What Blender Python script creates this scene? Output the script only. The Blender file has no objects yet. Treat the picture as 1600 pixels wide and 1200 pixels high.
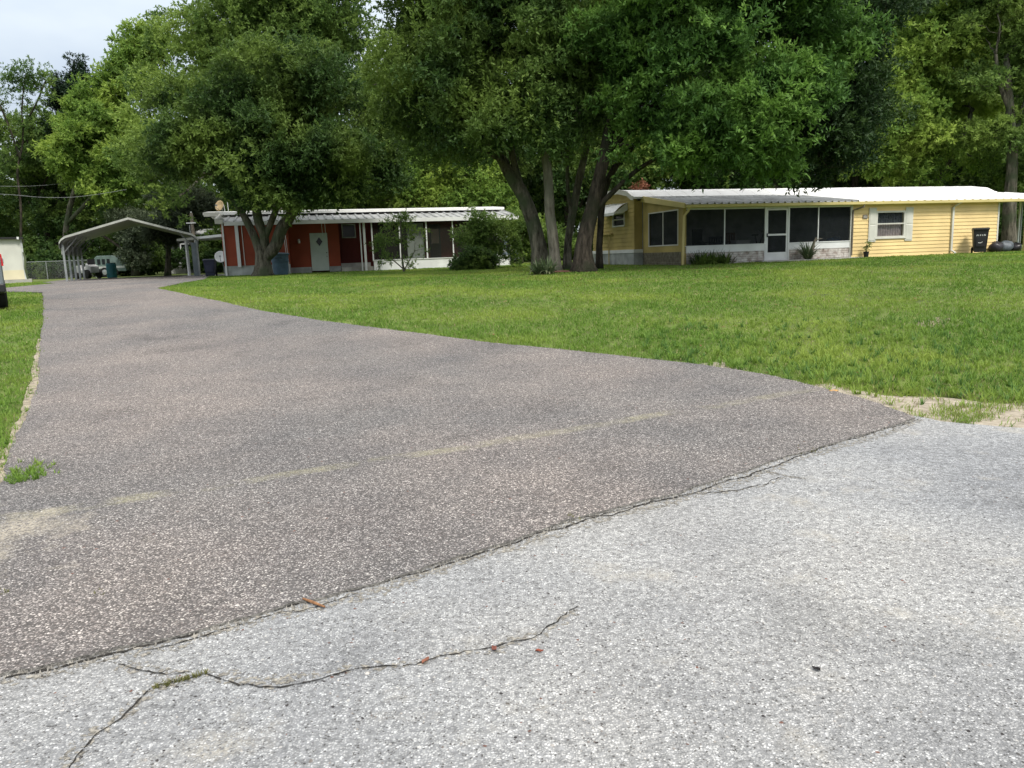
import bpy, math, random
import numpy as np
from math import radians as rad, sin, cos, pi
from mathutils.geometry import delaunay_2d_cdt
from mathutils import Vector, Matrix

# ------------------------------------------------------------------ camera
sc = bpy.context.scene
COL = sc.collection
FPX, PITCH, ROLL = 1202., rad(9.45), rad(2.0)
CAM = np.array([0., 0., 1.45])
_f = np.array([0, cos(PITCH), -sin(PITCH)]); _r = np.array([1., 0, 0]); _u = np.array([0, sin(PITCH), cos(PITCH)])
RR = cos(ROLL)*_r - sin(ROLL)*_u; UU = cos(ROLL)*_u + sin(ROLL)*_r
cd = bpy.data.cameras.new('camera'); cam = bpy.data.objects.new('camera', cd); COL.objects.link(cam)
cd.sensor_width = 36; cd.lens = 36*FPX/1600; cd.clip_start = .05; cd.clip_end = 2000
m = Matrix.Identity(4)
for i in range(3):
    m[i][0] = RR[i]; m[i][1] = UU[i]; m[i][2] = -_f[i]; m[i][3] = CAM[i]
cam.matrix_world = m
sc.camera = cam

# ------------------------------------------------------------------ light
SUN_EL, SUN_AZ = rad(52), rad(148)          # azimuth clockwise from +Y
w = bpy.data.worlds.new('World'); sc.world = w; w.use_nodes = True
nt = w.node_tree; nt.nodes.clear()
N = nt.nodes.new; LK = nt.links.new
out = N('ShaderNodeOutputWorld'); mx = N('ShaderNodeMixShader')
sky = N('ShaderNodeTexSky'); sky.sky_type = 'NISHITA'; sky.sun_disc = False
sky.sun_elevation = SUN_EL; sky.sun_rotation = SUN_AZ; sky.air_density = 1.2; sky.dust_density = 2.5
b1 = N('ShaderNodeBackground'); b1.inputs[1].default_value = .10; LK(sky.outputs[0], b1.inputs[0])
b2 = N('ShaderNodeBackground'); b2.inputs[1].default_value = .80
tc = N('ShaderNodeTexCoord'); mp = N('ShaderNodeMapping'); mp.inputs['Scale'].default_value = (1, 1, 2.6)
nz = N('ShaderNodeTexNoise'); nz.inputs['Scale'].default_value = 3.2; nz.inputs['Detail'].default_value = 5
LK(tc.outputs['Generated'], mp.inputs[0]); LK(mp.outputs[0], nz.inputs['Vector'])
cr = N('ShaderNodeValToRGB'); LK(nz.outputs[0], cr.inputs[0])
cr.color_ramp.elements[0].position = .35; cr.color_ramp.elements[0].color = (.66, .75, .88, 1)
cr.color_ramp.elements[1].position = .62; cr.color_ramp.elements[1].color = (.88, .95, 1, 1)
cm = N('ShaderNodeMix'); cm.data_type = 'RGBA'; cm.inputs[7].default_value = (1, .965, .92, 1)
LK(cr.outputs[0], cm.inputs[6]); LK(cm.outputs[2], b2.inputs[0])
# overcast luminance: brighter overhead than at the horizon
sx_ = N('ShaderNodeSeparateXYZ'); LK(tc.outputs['Generated'], sx_.inputs[0])
gr = N('ShaderNodeMapRange'); gr.inputs[1].default_value = 0; gr.inputs[2].default_value = 1; gr.inputs[3].default_value = .28; gr.inputs[4].default_value = 1.10
cz_ = N('ShaderNodeMapRange'); cz_.inputs[1].default_value = .45; cz_.inputs[2].default_value = .8; LK(sx_.outputs[2], cz_.inputs[0]); LK(cz_.outputs[0], cm.inputs[0])
LK(sx_.outputs[2], gr.inputs[0]); LK(gr.outputs[0], b2.inputs[1])
mx.inputs[0].default_value = .86
LK(b1.outputs[0], mx.inputs[1]); LK(b2.outputs[0], mx.inputs[2]); LK(mx.outputs[0], out.inputs[0])
sl = bpy.data.lights.new('sun', 'SUN'); so = bpy.data.objects.new('sun', sl); COL.objects.link(so)
sl.energy = 1.5; sl.angle = rad(14); sl.color = (1, .96, .89)
sdir = Vector((sin(SUN_AZ)*cos(SUN_EL), cos(SUN_AZ)*cos(SUN_EL), sin(SUN_EL)))
so.rotation_euler = sdir.to_track_quat('Z', 'Y').to_euler()
sc.view_settings.view_transform = 'Standard'; sc.view_settings.look = 'None'
sc.view_settings.gamma = 1; sc.view_settings.exposure = 1.1
sc.cycles.max_bounces = 5; sc.cycles.diffuse_bounces = 3; sc.cycles.glossy_bounces = 2
sc.cycles.transmission_bounces = 3; sc.cycles.transparent_max_bounces = 8
sc.cycles.caustics_reflective = False; sc.cycles.caustics_refractive = False

# ------------------------------------------------------------------ terrain and pixel helpers (surveying)
_YY = [-50, 0, 5, 7, 9, 12, 16, 20, 25, 30, 43, 60, 300]; _ZZ = [0, 0, 0, .03, .12, .3, .55, .72, .84, .9, .93, 1.0, 1.0]
def g(x, y): return np.mean([np.interp(np.asarray(y)+o, _YY, _ZZ) for o in (-2, -1, 0, 1, 2)], axis=0)
def gz(x, y): return float(g(x, y))
def at(px, py, Y):
    d = _f*FPX + (px-800)*RR + (600-py)*UU
    return CAM + d*((Y)/d[1])
_T = np.linspace(1, 120, 24000)/FPX
def ground(px, py):
    d = _f*FPX + (px-800)*RR + (600-py)*UU
    P = CAM + d*_T[:, None]; i = np.argmax(P[:, 2] < g(P[:, 0], P[:, 1]))
    return (float(P[i][0]), float(P[i][1]))
RND = np.random.default_rng(7); random.seed(5)

# ------------------------------------------------------------------ materials
def mat(name, col, rough=.7, metal=0, var=.12, scale=3., bump=0., bscale=60., col2=None, detail=4, spec=.3, coord='Object'):
    m = bpy.data.materials.new(name); m.use_nodes = True
    t = m.node_tree; b = t.nodes['Principled BSDF']
    b.inputs['Roughness'].default_value = rough; b.inputs['Metallic'].default_value = metal
    b.inputs['Specular IOR Level'].default_value = spec
    tc = t.nodes.new('ShaderNodeTexCoord'); n = t.nodes.new('ShaderNodeTexNoise')
    n.inputs['Scale'].default_value = scale; n.inputs['Detail'].default_value = detail
    t.links.new(tc.outputs[coord], n.inputs['Vector'])
    r = t.nodes.new('ShaderNodeValToRGB'); e = r.color_ramp.elements
    c2 = col2 or tuple(c*(1-var*2) for c in col)
    e[0].position = .32; e[1].position = .68
    e[0].color = (*c2, 1); e[1].color = (*[min(1, c*(1+var*.4)) for c in col], 1)
    t.links.new(n.outputs[0], r.inputs[0]); t.links.new(r.outputs[0], b.inputs['Base Color'])
    if bump:
        n2 = t.nodes.new('ShaderNodeTexNoise'); n2.inputs['Scale'].default_value = bscale; n2.inputs['Detail'].default_value = 3
        t.links.new(tc.outputs[coord], n2.inputs['Vector'])
        bp = t.nodes.new('ShaderNodeBump'); bp.inputs['Strength'].default_value = bump; bp.inputs['Distance'].default_value = .02
        t.links.new(n2.outputs[0], bp.inputs['Height']); t.links.new(bp.outputs[0], b.inputs['Normal'])
    return m

def leafmat(name, dark, light, young=None, transl=.3, hs=.45, yfrac=.62):
    m = bpy.data.materials.new(name); m.use_nodes = True
    t = m.node_tree; b = t.nodes['Principled BSDF']; n_ = t.nodes.new; l = t.links.new
    b.inputs['Roughness'].default_value = .6; b.inputs['Specular IOR Level'].default_value = .22
    ge = n_('ShaderNodeNewGeometry'); tc = n_('ShaderNodeTexCoord')
    r1 = n_('ShaderNodeMix'); r1.data_type = 'RGBA'
    l(ge.outputs['Random Per Island'], r1.inputs[0]); r1.inputs[6].default_value = (*dark, 1); r1.inputs[7].default_value = (*light, 1)
    n = n_('ShaderNodeTexNoise'); n.inputs['Scale'].default_value = hs; n.inputs['Detail'].default_value = 3
    l(tc.outputs['Object'], n.inputs['Vector'])
    rp = n_('ShaderNodeValToRGB'); rp.color_ramp.elements[0].position = yfrac-.1; rp.color_ramp.elements[1].position = yfrac+.08
    l(n.outputs[0], rp.inputs[0])
    r2 = n_('ShaderNodeMix'); r2.data_type = 'RGBA'
    l(rp.outputs[0], r2.inputs[0]); l(r1.outputs[2], r2.inputs[6]); r2.inputs[7].default_value = (*(young or light), 1)
    l(r2.outputs[2], b.inputs['Base Color'])
    tr = n_('ShaderNodeBsdfTranslucent'); l(r2.outputs[2], tr.inputs[0])
    ms = n_('ShaderNodeMixShader'); ms.inputs[0].default_value = transl
    l(b.outputs[0], ms.inputs[1]); l(tr.outputs[0], ms.inputs[2])
    l(ms.outputs[0], t.nodes['Material Output'].inputs[0])
    return m

def asphalt(name, base, pal, stain, stone=105., kind='road'):
    """exposed aggregate asphalt: binder colour with stones of several colours"""
    m = bpy.data.materials.new(name); m.use_nodes = True
    t = m.node_tree; b = t.nodes['Principled BSDF']; n_ = t.nodes.new; l = t.links.new
    b.inputs['Roughness'].default_value = .85; b.inputs['Specular IOR Level'].default_value = .25
    ge = n_('ShaderNodeNewGeometry'); P = ge.outputs['Position']
    # slightly warped coordinates so the stones are not round cells
    nw = n_('ShaderNodeTexNoise'); nw.inputs['Scale'].default_value = 70; l(P, nw.inputs['Vector'])
    va = n_('ShaderNodeVectorMath'); va.operation = 'MULTIPLY_ADD'; va.inputs[1].default_value = (.012,)*3
    l(nw.outputs['Color'], va.inputs[0]); l(P, va.inputs[2])
    v = n_('ShaderNodeTexVoronoi'); v.inputs['Scale'].default_value = stone; l(va.outputs[0], v.inputs['Vector'])
    sp = n_('ShaderNodeSeparateColor'); l(v.outputs['Color'], sp.inputs[0])
    r = n_('ShaderNodeValToRGB'); r.color_ramp.interpolation = 'CONSTANT'
    e = r.color_ramp.elements
    e[0].position = 0; e[0].color = (*pal[0][1], 1)
    e[1].position = pal[1][0]; e[1].color = (*pal[1][1], 1)
    for p_, c_ in pal[2:]:
        q = e.new(p_); q.color = (*c_, 1)
    l(sp.outputs[0], r.inputs[0])
    # binder between the stones
    mr = n_('ShaderNodeMapRange'); mr.inputs[1].default_value = .35; mr.inputs[2].default_value = .62
    l(v.outputs['Distance'], mr.inputs[0])
    mb = n_('ShaderNodeMix'); mb.data_type = 'RGBA'; l(mr.outputs[0], mb.inputs[0]); l(r.outputs[0], mb.inputs[6]); mb.inputs[7].default_value = (*base, 1)
    # larger odd stones
    v2 = n_('ShaderNodeTexVoronoi'); v2.inputs['Scale'].default_value = stone*.36; v2.inputs['Randomness'].default_value = 1; l(va.outputs[0], v2.inputs['Vector'])
    s2 = n_('ShaderNodeSeparateColor'); l(v2.outputs['Color'], s2.inputs[0])
    c1 = n_('ShaderNodeMath'); c1.operation = 'GREATER_THAN'; c1.inputs[1].default_value = .955; l(s2.outputs[0], c1.inputs[0])
    c2 = n_('ShaderNodeMath'); c2.operation = 'LESS_THAN'; c2.inputs[1].default_value = .27; l(v2.outputs['Distance'], c2.inputs[0])
    c3 = n_('ShaderNodeMath'); c3.operation = 'MULTIPLY'; l(c1.outputs[0], c3.inputs[0]); l(c2.outputs[0], c3.inputs[1])
    oc = n_('ShaderNodeValToRGB'); oc.color_ramp.interpolation = 'CONSTANT'; ee = oc.color_ramp.elements
    ee[0].color = (.05, .045, .045, 1); ee[1].position = .5; ee[1].color = (.17, .09, .07, 1)
    q = ee.new(.72); q.color = (.55, .53, .5, 1)
    if kind != 'road': ee[0].color = (.5, .48, .45, 1)
    l(s2.outputs[1], oc.inputs[0])
    m2 = n_('ShaderNodeMix'); m2.data_type = 'RGBA'; l(c3.outputs[0], m2.inputs[0]); l(mb.outputs[2], m2.inputs[6]); l(oc.outputs[0], m2.inputs[7])
    # broad wear and sand dusting
    ns = n_('ShaderNodeTexNoise'); ns.inputs['Scale'].default_value = .8; ns.inputs['Detail'].default_value = 6; ns.inputs['Roughness'].default_value = .6; l(P, ns.inputs['Vector'])
    rs = n_('ShaderNodeValToRGB'); rs.color_ramp.elements[0].position = .3; rs.color_ramp.elements[1].position = .7
    rs.color_ramp.elements[0].color = (*stain[0], 1); rs.color_ramp.elements[1].color = (*stain[1], 1); l(ns.outputs[0], rs.inputs[0])
    mm = n_('ShaderNodeMix'); mm.data_type = 'RGBA'; mm.blend_type = 'MULTIPLY'; mm.inputs[0].default_value = 1
    l(m2.outputs[2], mm.inputs[6]); l(rs.outputs[0], mm.inputs[7])
    nb = n_('ShaderNodeTexNoise'); nb.inputs['Scale'].default_value = 34; nb.inputs['Detail'].default_value = 2; l(P, nb.inputs['Vector'])
    rb = n_('ShaderNodeMapRange'); rb.inputs[1].default_value = .3; rb.inputs[2].default_value = .7; rb.inputs[3].default_value = .74; rb.inputs[4].default_value = 1.26; l(nb.outputs[0], rb.inputs[0])
    m3 = n_('ShaderNodeMix'); m3.data_type = 'RGBA'; m3.blend_type = 'MULTIPLY'; m3.inputs[0].default_value = 1; l(mm.outputs[2], m3.inputs[6]); l(rb.outputs[0], m3.inputs[7])
    nl = n_('ShaderNodeTexNoise'); nl.inputs['Scale'].default_value = .33; nl.inputs['Detail'].default_value = 3; l(P, nl.inputs['Vector'])
    rl_ = n_('ShaderNodeValToRGB'); rl_.color_ramp.elements[0].position = .38; rl_.color_ramp.elements[1].position = .60
    rl_.color_ramp.elements[0].color = (.86, .88, .90, 1); rl_.color_ramp.elements[1].color = (1.07, 1.03, 1.01, 1) if kind != 'road' else (1.04, 1.03, 1.0, 1); l(nl.outputs[0], rl_.inputs[0])
    m4 = n_('ShaderNodeMix'); m4.data_type = 'RGBA'; m4.blend_type = 'MULTIPLY'; m4.inputs[0].default_value = 1; l(m3.outputs[2], m4.inputs[6]); l(rl_.outputs[0], m4.inputs[7])
    last = m4.outputs[2]
    nk = n_('ShaderNodeTexNoise'); nk.inputs['Scale'].default_value = 1.15; nk.inputs['Detail'].default_value = 5; nk.inputs['Distortion'].default_value = .6; l(P, nk.inputs['Vector'])
    rk = n_('ShaderNodeMapRange'); rk.inputs[1].default_value = .57; rk.inputs[2].default_value = .70; rk.inputs[3].default_value = 1; rk.inputs[4].default_value = .80 if kind == 'road' else .84; l(nk.outputs[0], rk.inputs[0])
    m5 = n_('ShaderNodeMix'); m5.data_type = 'RGBA'; m5.blend_type = 'MULTIPLY'; m5.inputs[0].default_value = 1; l(last, m5.inputs[6]); l(rk.outputs[0], m5.inputs[7]); last = m5.outputs[2]
    grain = n_('ShaderNodeMapRange'); grain.inputs[1].default_value = .15; grain.inputs[2].default_value = .75; grain.inputs[3].default_value = .15; l(sp.outputs[2], grain.inputs[0])
    def dust(colour, fac_socket, amount):
        nonlocal last
        f0 = n_('ShaderNodeMath'); f0.operation = 'MULTIPLY'; l(fac_socket, f0.inputs[0]); l(grain.outputs[0], f0.inputs[1])
        f = n_('ShaderNodeMath'); f.operation = 'MULTIPLY'; f.inputs[1].default_value = amount*1.5; f.use_clamp = True; l(f0.outputs[0], f.inputs[0])
        d = n_('ShaderNodeMix'); d.data_type = 'RGBA'; l(f.outputs[0], d.inputs[0]); l(last, d.inputs[6]); d.inputs[7].default_value = (*colour, 1); last = d.outputs[2]
    if kind == 'road':
        nd = n_('ShaderNodeTexNoise'); nd.inputs['Scale'].default_value = 1.7; nd.inputs['Detail'].default_value = 5; nd.inputs['Roughness'].default_value = .65; l(P, nd.inputs['Vector'])
        rd = n_('ShaderNodeMapRange'); rd.inputs[1].default_value = .56; rd.inputs[2].default_value = .74; l(nd.outputs[0], rd.inputs[0])
        dust((.42, .39, .33), rd.outputs[0], .55)
    else:
        # the faded sandy line where a drag mark crosses the drive, with two pale scuffed borders
        a = np.array(ground(100, 800)); c = np.array(ground(1280, 610)); dv = (c-a)/np.linalg.norm(c-a); nv = np.array([-dv[1], dv[0]])
        dt = n_('ShaderNodeVectorMath'); dt.operation = 'DOT_PRODUCT'; l(P, dt.inputs[0]); dt.inputs[1].default_value = (nv[0], nv[1], 0)
        of = n_('ShaderNodeMath'); of.operation = 'SUBTRACT'; of.inputs[1].default_value = float(a@nv); l(dt.outputs['Value'], of.inputs[0])
        nn = n_('ShaderNodeTexNoise'); nn.inputs['Scale'].default_value = 1.2; l(P, nn.inputs['Vector'])
        wob = n_('ShaderNodeMath'); wob.operation = 'MULTIPLY_ADD'; wob.inputs[1].default_value = .16; l(nn.outputs[0], wob.inputs[0]); l(of.outputs[0], wob.inputs[2])
        ab0 = n_('ShaderNodeMath'); ab0.operation = 'SUBTRACT'; ab0.inputs[1].default_value = .08; l(wob.outputs[0], ab0.inputs[0])
        ab = n_('ShaderNodeMath'); ab.operation = 'ABSOLUTE'; l(ab0.outputs[0], ab.inputs[0])
        band = n_('ShaderNodeMapRange'); band.inputs[1].default_value = .10; band.inputs[2].default_value = .05; l(ab.outputs[0], band.inputs[0])
        nq = n_('ShaderNodeTexNoise'); nq.inputs['Scale'].default_value = 2.2; nq.inputs['Detail'].default_value = 6; nq.inputs['Roughness'].default_value = .7; l(P, nq.inputs['Vector'])
        rq = n_('ShaderNodeMapRange'); rq.inputs[1].default_value = .42; rq.inputs[2].default_value = .62; l(nq.outputs[0], rq.inputs[0])
        pr = n_('ShaderNodeMath'); pr.operation = 'MULTIPLY'; l(band.outputs[0], pr.inputs[0]); l(rq.outputs[0], pr.inputs[1])
        dust((.34, .32, .20), pr.outputs[0], .36)
        # sand washed on to the near left corner
        sx, sy = ground(10, 865)
        ds = n_('ShaderNodeVectorMath'); ds.operation = 'DISTANCE'; l(P, ds.inputs[0]); ds.inputs[1].default_value = (sx-.35, sy, 0)
        ad = n_('ShaderNodeMath'); ad.operation = 'MULTIPLY_ADD'; ad.inputs[1].default_value = -2.4; l(nq.outputs[0], ad.inputs[0]); l(ds.outputs['Value'], ad.inputs[2])
        sr = n_('ShaderNodeMapRange'); sr.inputs[1].default_value = -.50; sr.inputs[2].default_value = -1.0; l(ad.outputs[0], sr.inputs[0])
        dust((.40, .36, .29), sr.outputs[0], .6)
    l(last, b.inputs['Base Color'])
    bp = n_('ShaderNodeBump'); bp.inputs['Strength'].default_value = .9; bp.inputs['Distance'].default_value = .006; bp.invert = True
    l(v.outputs['Distance'], bp.inputs['Height']); l(bp.outputs[0], b.inputs['Normal'])
    return m

def screenmat(name, col, alpha):
    m = bpy.data.materials.new(name); m.use_nodes = True; t = m.node_tree
    b = t.nodes['Principled BSDF']; b.inputs['Base Color'].default_value = (*col, 1); b.inputs['Roughness'].default_value = .6
    b.inputs['Alpha'].default_value = alpha; b.inputs['Specular IOR Level'].default_value = .1
    return m

M = {}
M['road'] = asphalt('road_asphalt', (.268, .270, .274),
    [(0, (.25, .25, .25)), (.16, (.40, .40, .395)), (.46, (.50, .497, .49)), (.70, (.32, .32, .315)), (.82, (.66, .66, .65)), (.915, (.11, .105, .10))],
    ((.76, .765, .78), (1.08, 1.08, 1.075)), 125, 'road')
M['drive'] = asphalt('driveway_asphalt', (.098, .094, .092),
    [(0, (.13, .125, .122)), (.26, (.26, .245, .242)), (.50, (.37, .35, .335)), (.70, (.19, .170, .162)), (.85, (.48, .46, .44)), (.965, (.64, .62, .59))],
    ((.80, .80, .81), (1.17, 1.13, 1.09)), 104, 'drive')
M['dirt'] = mat('lawn_soil', (.13, .17, .042), .95, var=.3, scale=1.6, col2=(.08, .11, .026), bump=.5, bscale=25)
M['sand'] = mat('sand', (.37, .325, .26), .95, var=.2, scale=18, col2=(.22, .19, .145), bump=.15, bscale=150)
M['crack'] = mat('crack_dark', (.035, .033, .03), 1, var=.3, scale=30)
def crumbmat(name, col, thr, sc_):
    m = mat(name, col, .95, var=.35, scale=60, bump=.4, bscale=150); t = m.node_tree; b = t.nodes['Principled BSDF']
    n = t.nodes.new('ShaderNodeTexNoise'); n.inputs['Scale'].default_value = sc_; n.inputs['Detail'].default_value = 4; n.inputs['Roughness'].default_value = .7
    tc = t.nodes.new('ShaderNodeTexCoord'); t.links.new(tc.outputs['Object'], n.inputs['Vector'])
    c = t.nodes.new('ShaderNodeMath'); c.operation = 'GREATER_THAN'; c.inputs[1].default_value = thr; t.links.new(n.outputs[0], c.inputs[0]); t.links.new(c.outputs[0], b.inputs['Alpha'])
    return m
M['crumbs'] = crumbmat('crumbled_asphalt', (.33, .31, .27), .53, 42)
M['crackm'] = crumbmat('crack_fill', (.035, .032, .028), .40, 55)
M['edge'] = mat('broken_edge', (.26, .25, .23), .95, var=.35, scale=60, bump=.6, bscale=150)
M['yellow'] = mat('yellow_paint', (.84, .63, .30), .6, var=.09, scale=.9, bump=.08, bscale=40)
M['yellow_shaded'] = mat('shaded_yellow_paint', (.46, .36, .13), .7, var=.14, scale=1.2, bump=.08, bscale=40)  # darker yellow: the shade of the end walls is put into the colour
M['yellow_trim'] = mat('yellow_trim_paint', (.72, .60, .27), .55, var=.08, scale=1)
M['white'] = mat('white_paint', (.74, .75, .74), .5, var=.07, scale=2)
M['roofwhite'] = mat('white_roof_coating', (.82, .82, .80), .55, var=.05, scale=1.2)
M['roofgrey'] = mat('corrugated_roof_metal', (.44, .45, .45), .5, var=.2, scale=1.4, metal=.1)
M['offwhite'] = mat('offwhite_vinyl', (.62, .61, .55), .6, var=.08, scale=2)
M['skirt'] = mat('grey_skirting', (.48, .50, .48), .7, var=.2, scale=2.2)
M['brick_white'] = mat('whitewashed_block', (.62, .60, .56), .85, var=.22, scale=5, col2=(.28, .22, .19), bump=.5, bscale=30)
M['brick_grey'] = mat('weathered_stone_block', (.20, .18, .13), .9, var=.25, scale=7, bump=.7, bscale=30)
M['mortar'] = mat('mortar', (.12, .11, .095), .95, var=.2, scale=9)
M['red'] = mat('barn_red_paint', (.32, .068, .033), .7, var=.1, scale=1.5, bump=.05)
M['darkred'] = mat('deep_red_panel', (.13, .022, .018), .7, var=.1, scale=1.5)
M['palegreen'] = mat('pale_green_door', (.52, .59, .53), .55, var=.06, scale=2)
M['glass'] = mat('dark_glass', (.015, .018, .02), .15, var=.1, spec=.22)
M['curtain'] = mat('curtain_cloth', (.33, .32, .32), .9, var=.3, scale=14)
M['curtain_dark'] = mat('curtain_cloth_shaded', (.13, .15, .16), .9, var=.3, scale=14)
M['screen'] = screenmat('insect_screen', (.018, .022, .024), .42)
M['screen_red'] = screenmat('old_insect_screen', (.03, .032, .026), .30)
M['steel'] = mat('galvanised_steel', (.33, .35, .35), .45, metal=.5, var=.12, scale=4)
M['steelroof'] = mat('carport_roof_steel', (.44, .45, .41), .5, metal=.25, var=.1, scale=3)
M['black'] = mat('black_plastic', (.022, .022, .024), .45, var=.1, scale=4)
M['navy'] = mat('navy_plastic', (.018, .022, .045), .5, var=.1, scale=4)
M['bluebin'] = mat('blue_grey_plastic', (.09, .15, .20), .5, var=.1, scale=4)
M['rubber'] = mat('tyre_rubber', (.015, .015, .015), .85, var=.1)
def barkmat(name, lo, hi, moss, sc_=7.):
    m = bpy.data.materials.new(name); m.use_nodes = True; t = m.node_tree; b = t.nodes['Principled BSDF']; n_ = t.nodes.new; l = t.links.new
    b.inputs['Roughness'].default_value = .95; b.inputs['Specular IOR Level'].default_value = .15
    tc = n_('ShaderNodeTexCoord'); mp = n_('ShaderNodeMapping'); mp.inputs['Scale'].default_value = (1, 1, .22); l(tc.outputs['Object'], mp.inputs[0])
    n = n_('ShaderNodeTexNoise'); n.inputs['Scale'].default_value = sc_; n.inputs['Detail'].default_value = 6; n.inputs['Roughness'].default_value = .7; l(mp.outputs[0], n.inputs['Vector'])
    r = n_('ShaderNodeValToRGB'); r.color_ramp.elements[0].position = .38; r.color_ramp.elements[1].position = .62; r.color_ramp.elements[0].color = (*lo, 1); r.color_ramp.elements[1].color = (*hi, 1); l(n.outputs[0], r.inputs[0])
    n2 = n_('ShaderNodeTexNoise'); n2.inputs['Scale'].default_value = 1.3; n2.inputs['Detail'].default_value = 5; l(tc.outputs['Object'], n2.inputs['Vector'])
    r2 = n_('ShaderNodeMapRange'); r2.inputs[1].default_value = .48; r2.inputs[2].default_value = .62; l(n2.outputs[0], r2.inputs[0])
    mx = n_('ShaderNodeMix'); mx.data_type = 'RGBA'; l(r2.outputs[0], mx.inputs[0]); l(r.outputs[0], mx.inputs[6]); mx.inputs[7].default_value = (*moss, 1); l(mx.outputs[2], b.inputs['Base Color'])
    bp = n_('ShaderNodeBump'); bp.inputs['Strength'].default_value = 1; bp.inputs['Distance'].default_value = .09; l(n.outputs[0], bp.inputs['Height']); l(bp.outputs[0], b.inputs['Normal'])
    return m
M['bark'] = barkmat('grey_bark', (.035, .032, .024), (.17, .155, .12), (.07, .085, .05))
M['bark_dark'] = barkmat('dark_bark', (.015, .013, .010), (.075, .062, .048), (.03, .032, .02))
M['bark_pale'] = barkmat('pale_bark', (.10, .09, .07), (.27, .25, .20), (.16, .16, .12))
M['wood'] = mat('weathered_wood', (.22, .19, .15), .9, var=.2, scale=5, bump=.3)
M['brownwood'] = mat('brown_wood', (.16, .07, .035), .6, var=.2, scale=5)
M['concrete'] = mat('concrete', (.42, .41, .37), .9, var=.15, scale=3, bump=.2)
M['silver'] = mat('silver_car_paint', (.30, .33, .36), .3, metal=.6, var=.03)
M['redlens'] = mat('red_lens', (.45, .02, .02), .2, var=.05)
M['beige'] = mat('beige_metal_siding', (.60, .60, .54), .6, var=.06, scale=1.5)
M['cream'] = mat('cream_panel', (.66, .60, .42), .6, var=.05, scale=1.5)
M['tandish'] = mat('faded_dish', (.70, .52, .30), .6, var=.15, scale=6)
M['teal'] = mat('teal_plastic', (.03, .16, .19), .5, var=.15)
M['bluecloth'] = mat('blue_cloth', (.06, .22, .55), .8, var=.2)
M['mulch'] = mat('reddish_mulch', (.12, .055, .035), .95, var=.3, scale=20, bump=.6)
M['leaf_oak'] = leafmat('oak_leaf', (.050, .100, .028), (.120, .210, .052), (.19, .28, .062), .46, .30, .52)
M['leaf_oakdark'] = leafmat('dark_oak_leaf', (.028, .062, .018), (.076, .142, .034), (.15, .225, .045), .42, .35, .54)
M['leaf_deep'] = leafmat('deep_green_leaf', (.014, .036, .013), (.040, .082, .026), (.07, .12, .03), .28, .35, .56)
M['leaf_bright'] = leafmat('bright_green_leaf', (.046, .108, .028), (.115, .235, .050), (.18, .32, .062), .42, .6, .56)
M['leaf_yellow'] = leafmat('yellow_green_leaf', (.10, .19, .038), (.23, .35, .065), (.33, .44, .085), .46, .35, .55)
M['leaf_mid'] = leafmat('mid_green_leaf', (.075, .14, .036), (.165, .26, .058), (.25, .35, .075), .45, .3, .55)
M['leaf_pine'] = leafmat('pine_needles', (.012, .030, .016), (.030, .058, .026), (.03, .06, .03), .15, .5, .6)
M['leaf_grey'] = leafmat('grey_green_leaf', (.060, .085, .050), (.12, .15, .090), (.14, .17, .09), .3, .5, .6)
M['leaf_dry'] = leafmat('dry_brown_leaf', (.14, .05, .03), (.26, .11, .06), (.2, .09, .05), .2)
M['leaf_strap'] = leafmat('strap_leaf', (.05, .085, .035), (.13, .17, .085), (.20, .20, .11), .2)
M['grass'] = leafmat('grass_blade', (.092, .185, .030), (.198, .322, .050), (.27, .36, .065), .40, .35, .56)
M['weed_dry'] = leafmat('weed_dry', (.10, .10, .035), (.17, .17, .06), (.12, .14, .04), .2)
M['straw'] = leafmat('dry_grass', (.22, .20, .09), (.36, .32, .17), (.3, .28, .12), .2)

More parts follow.
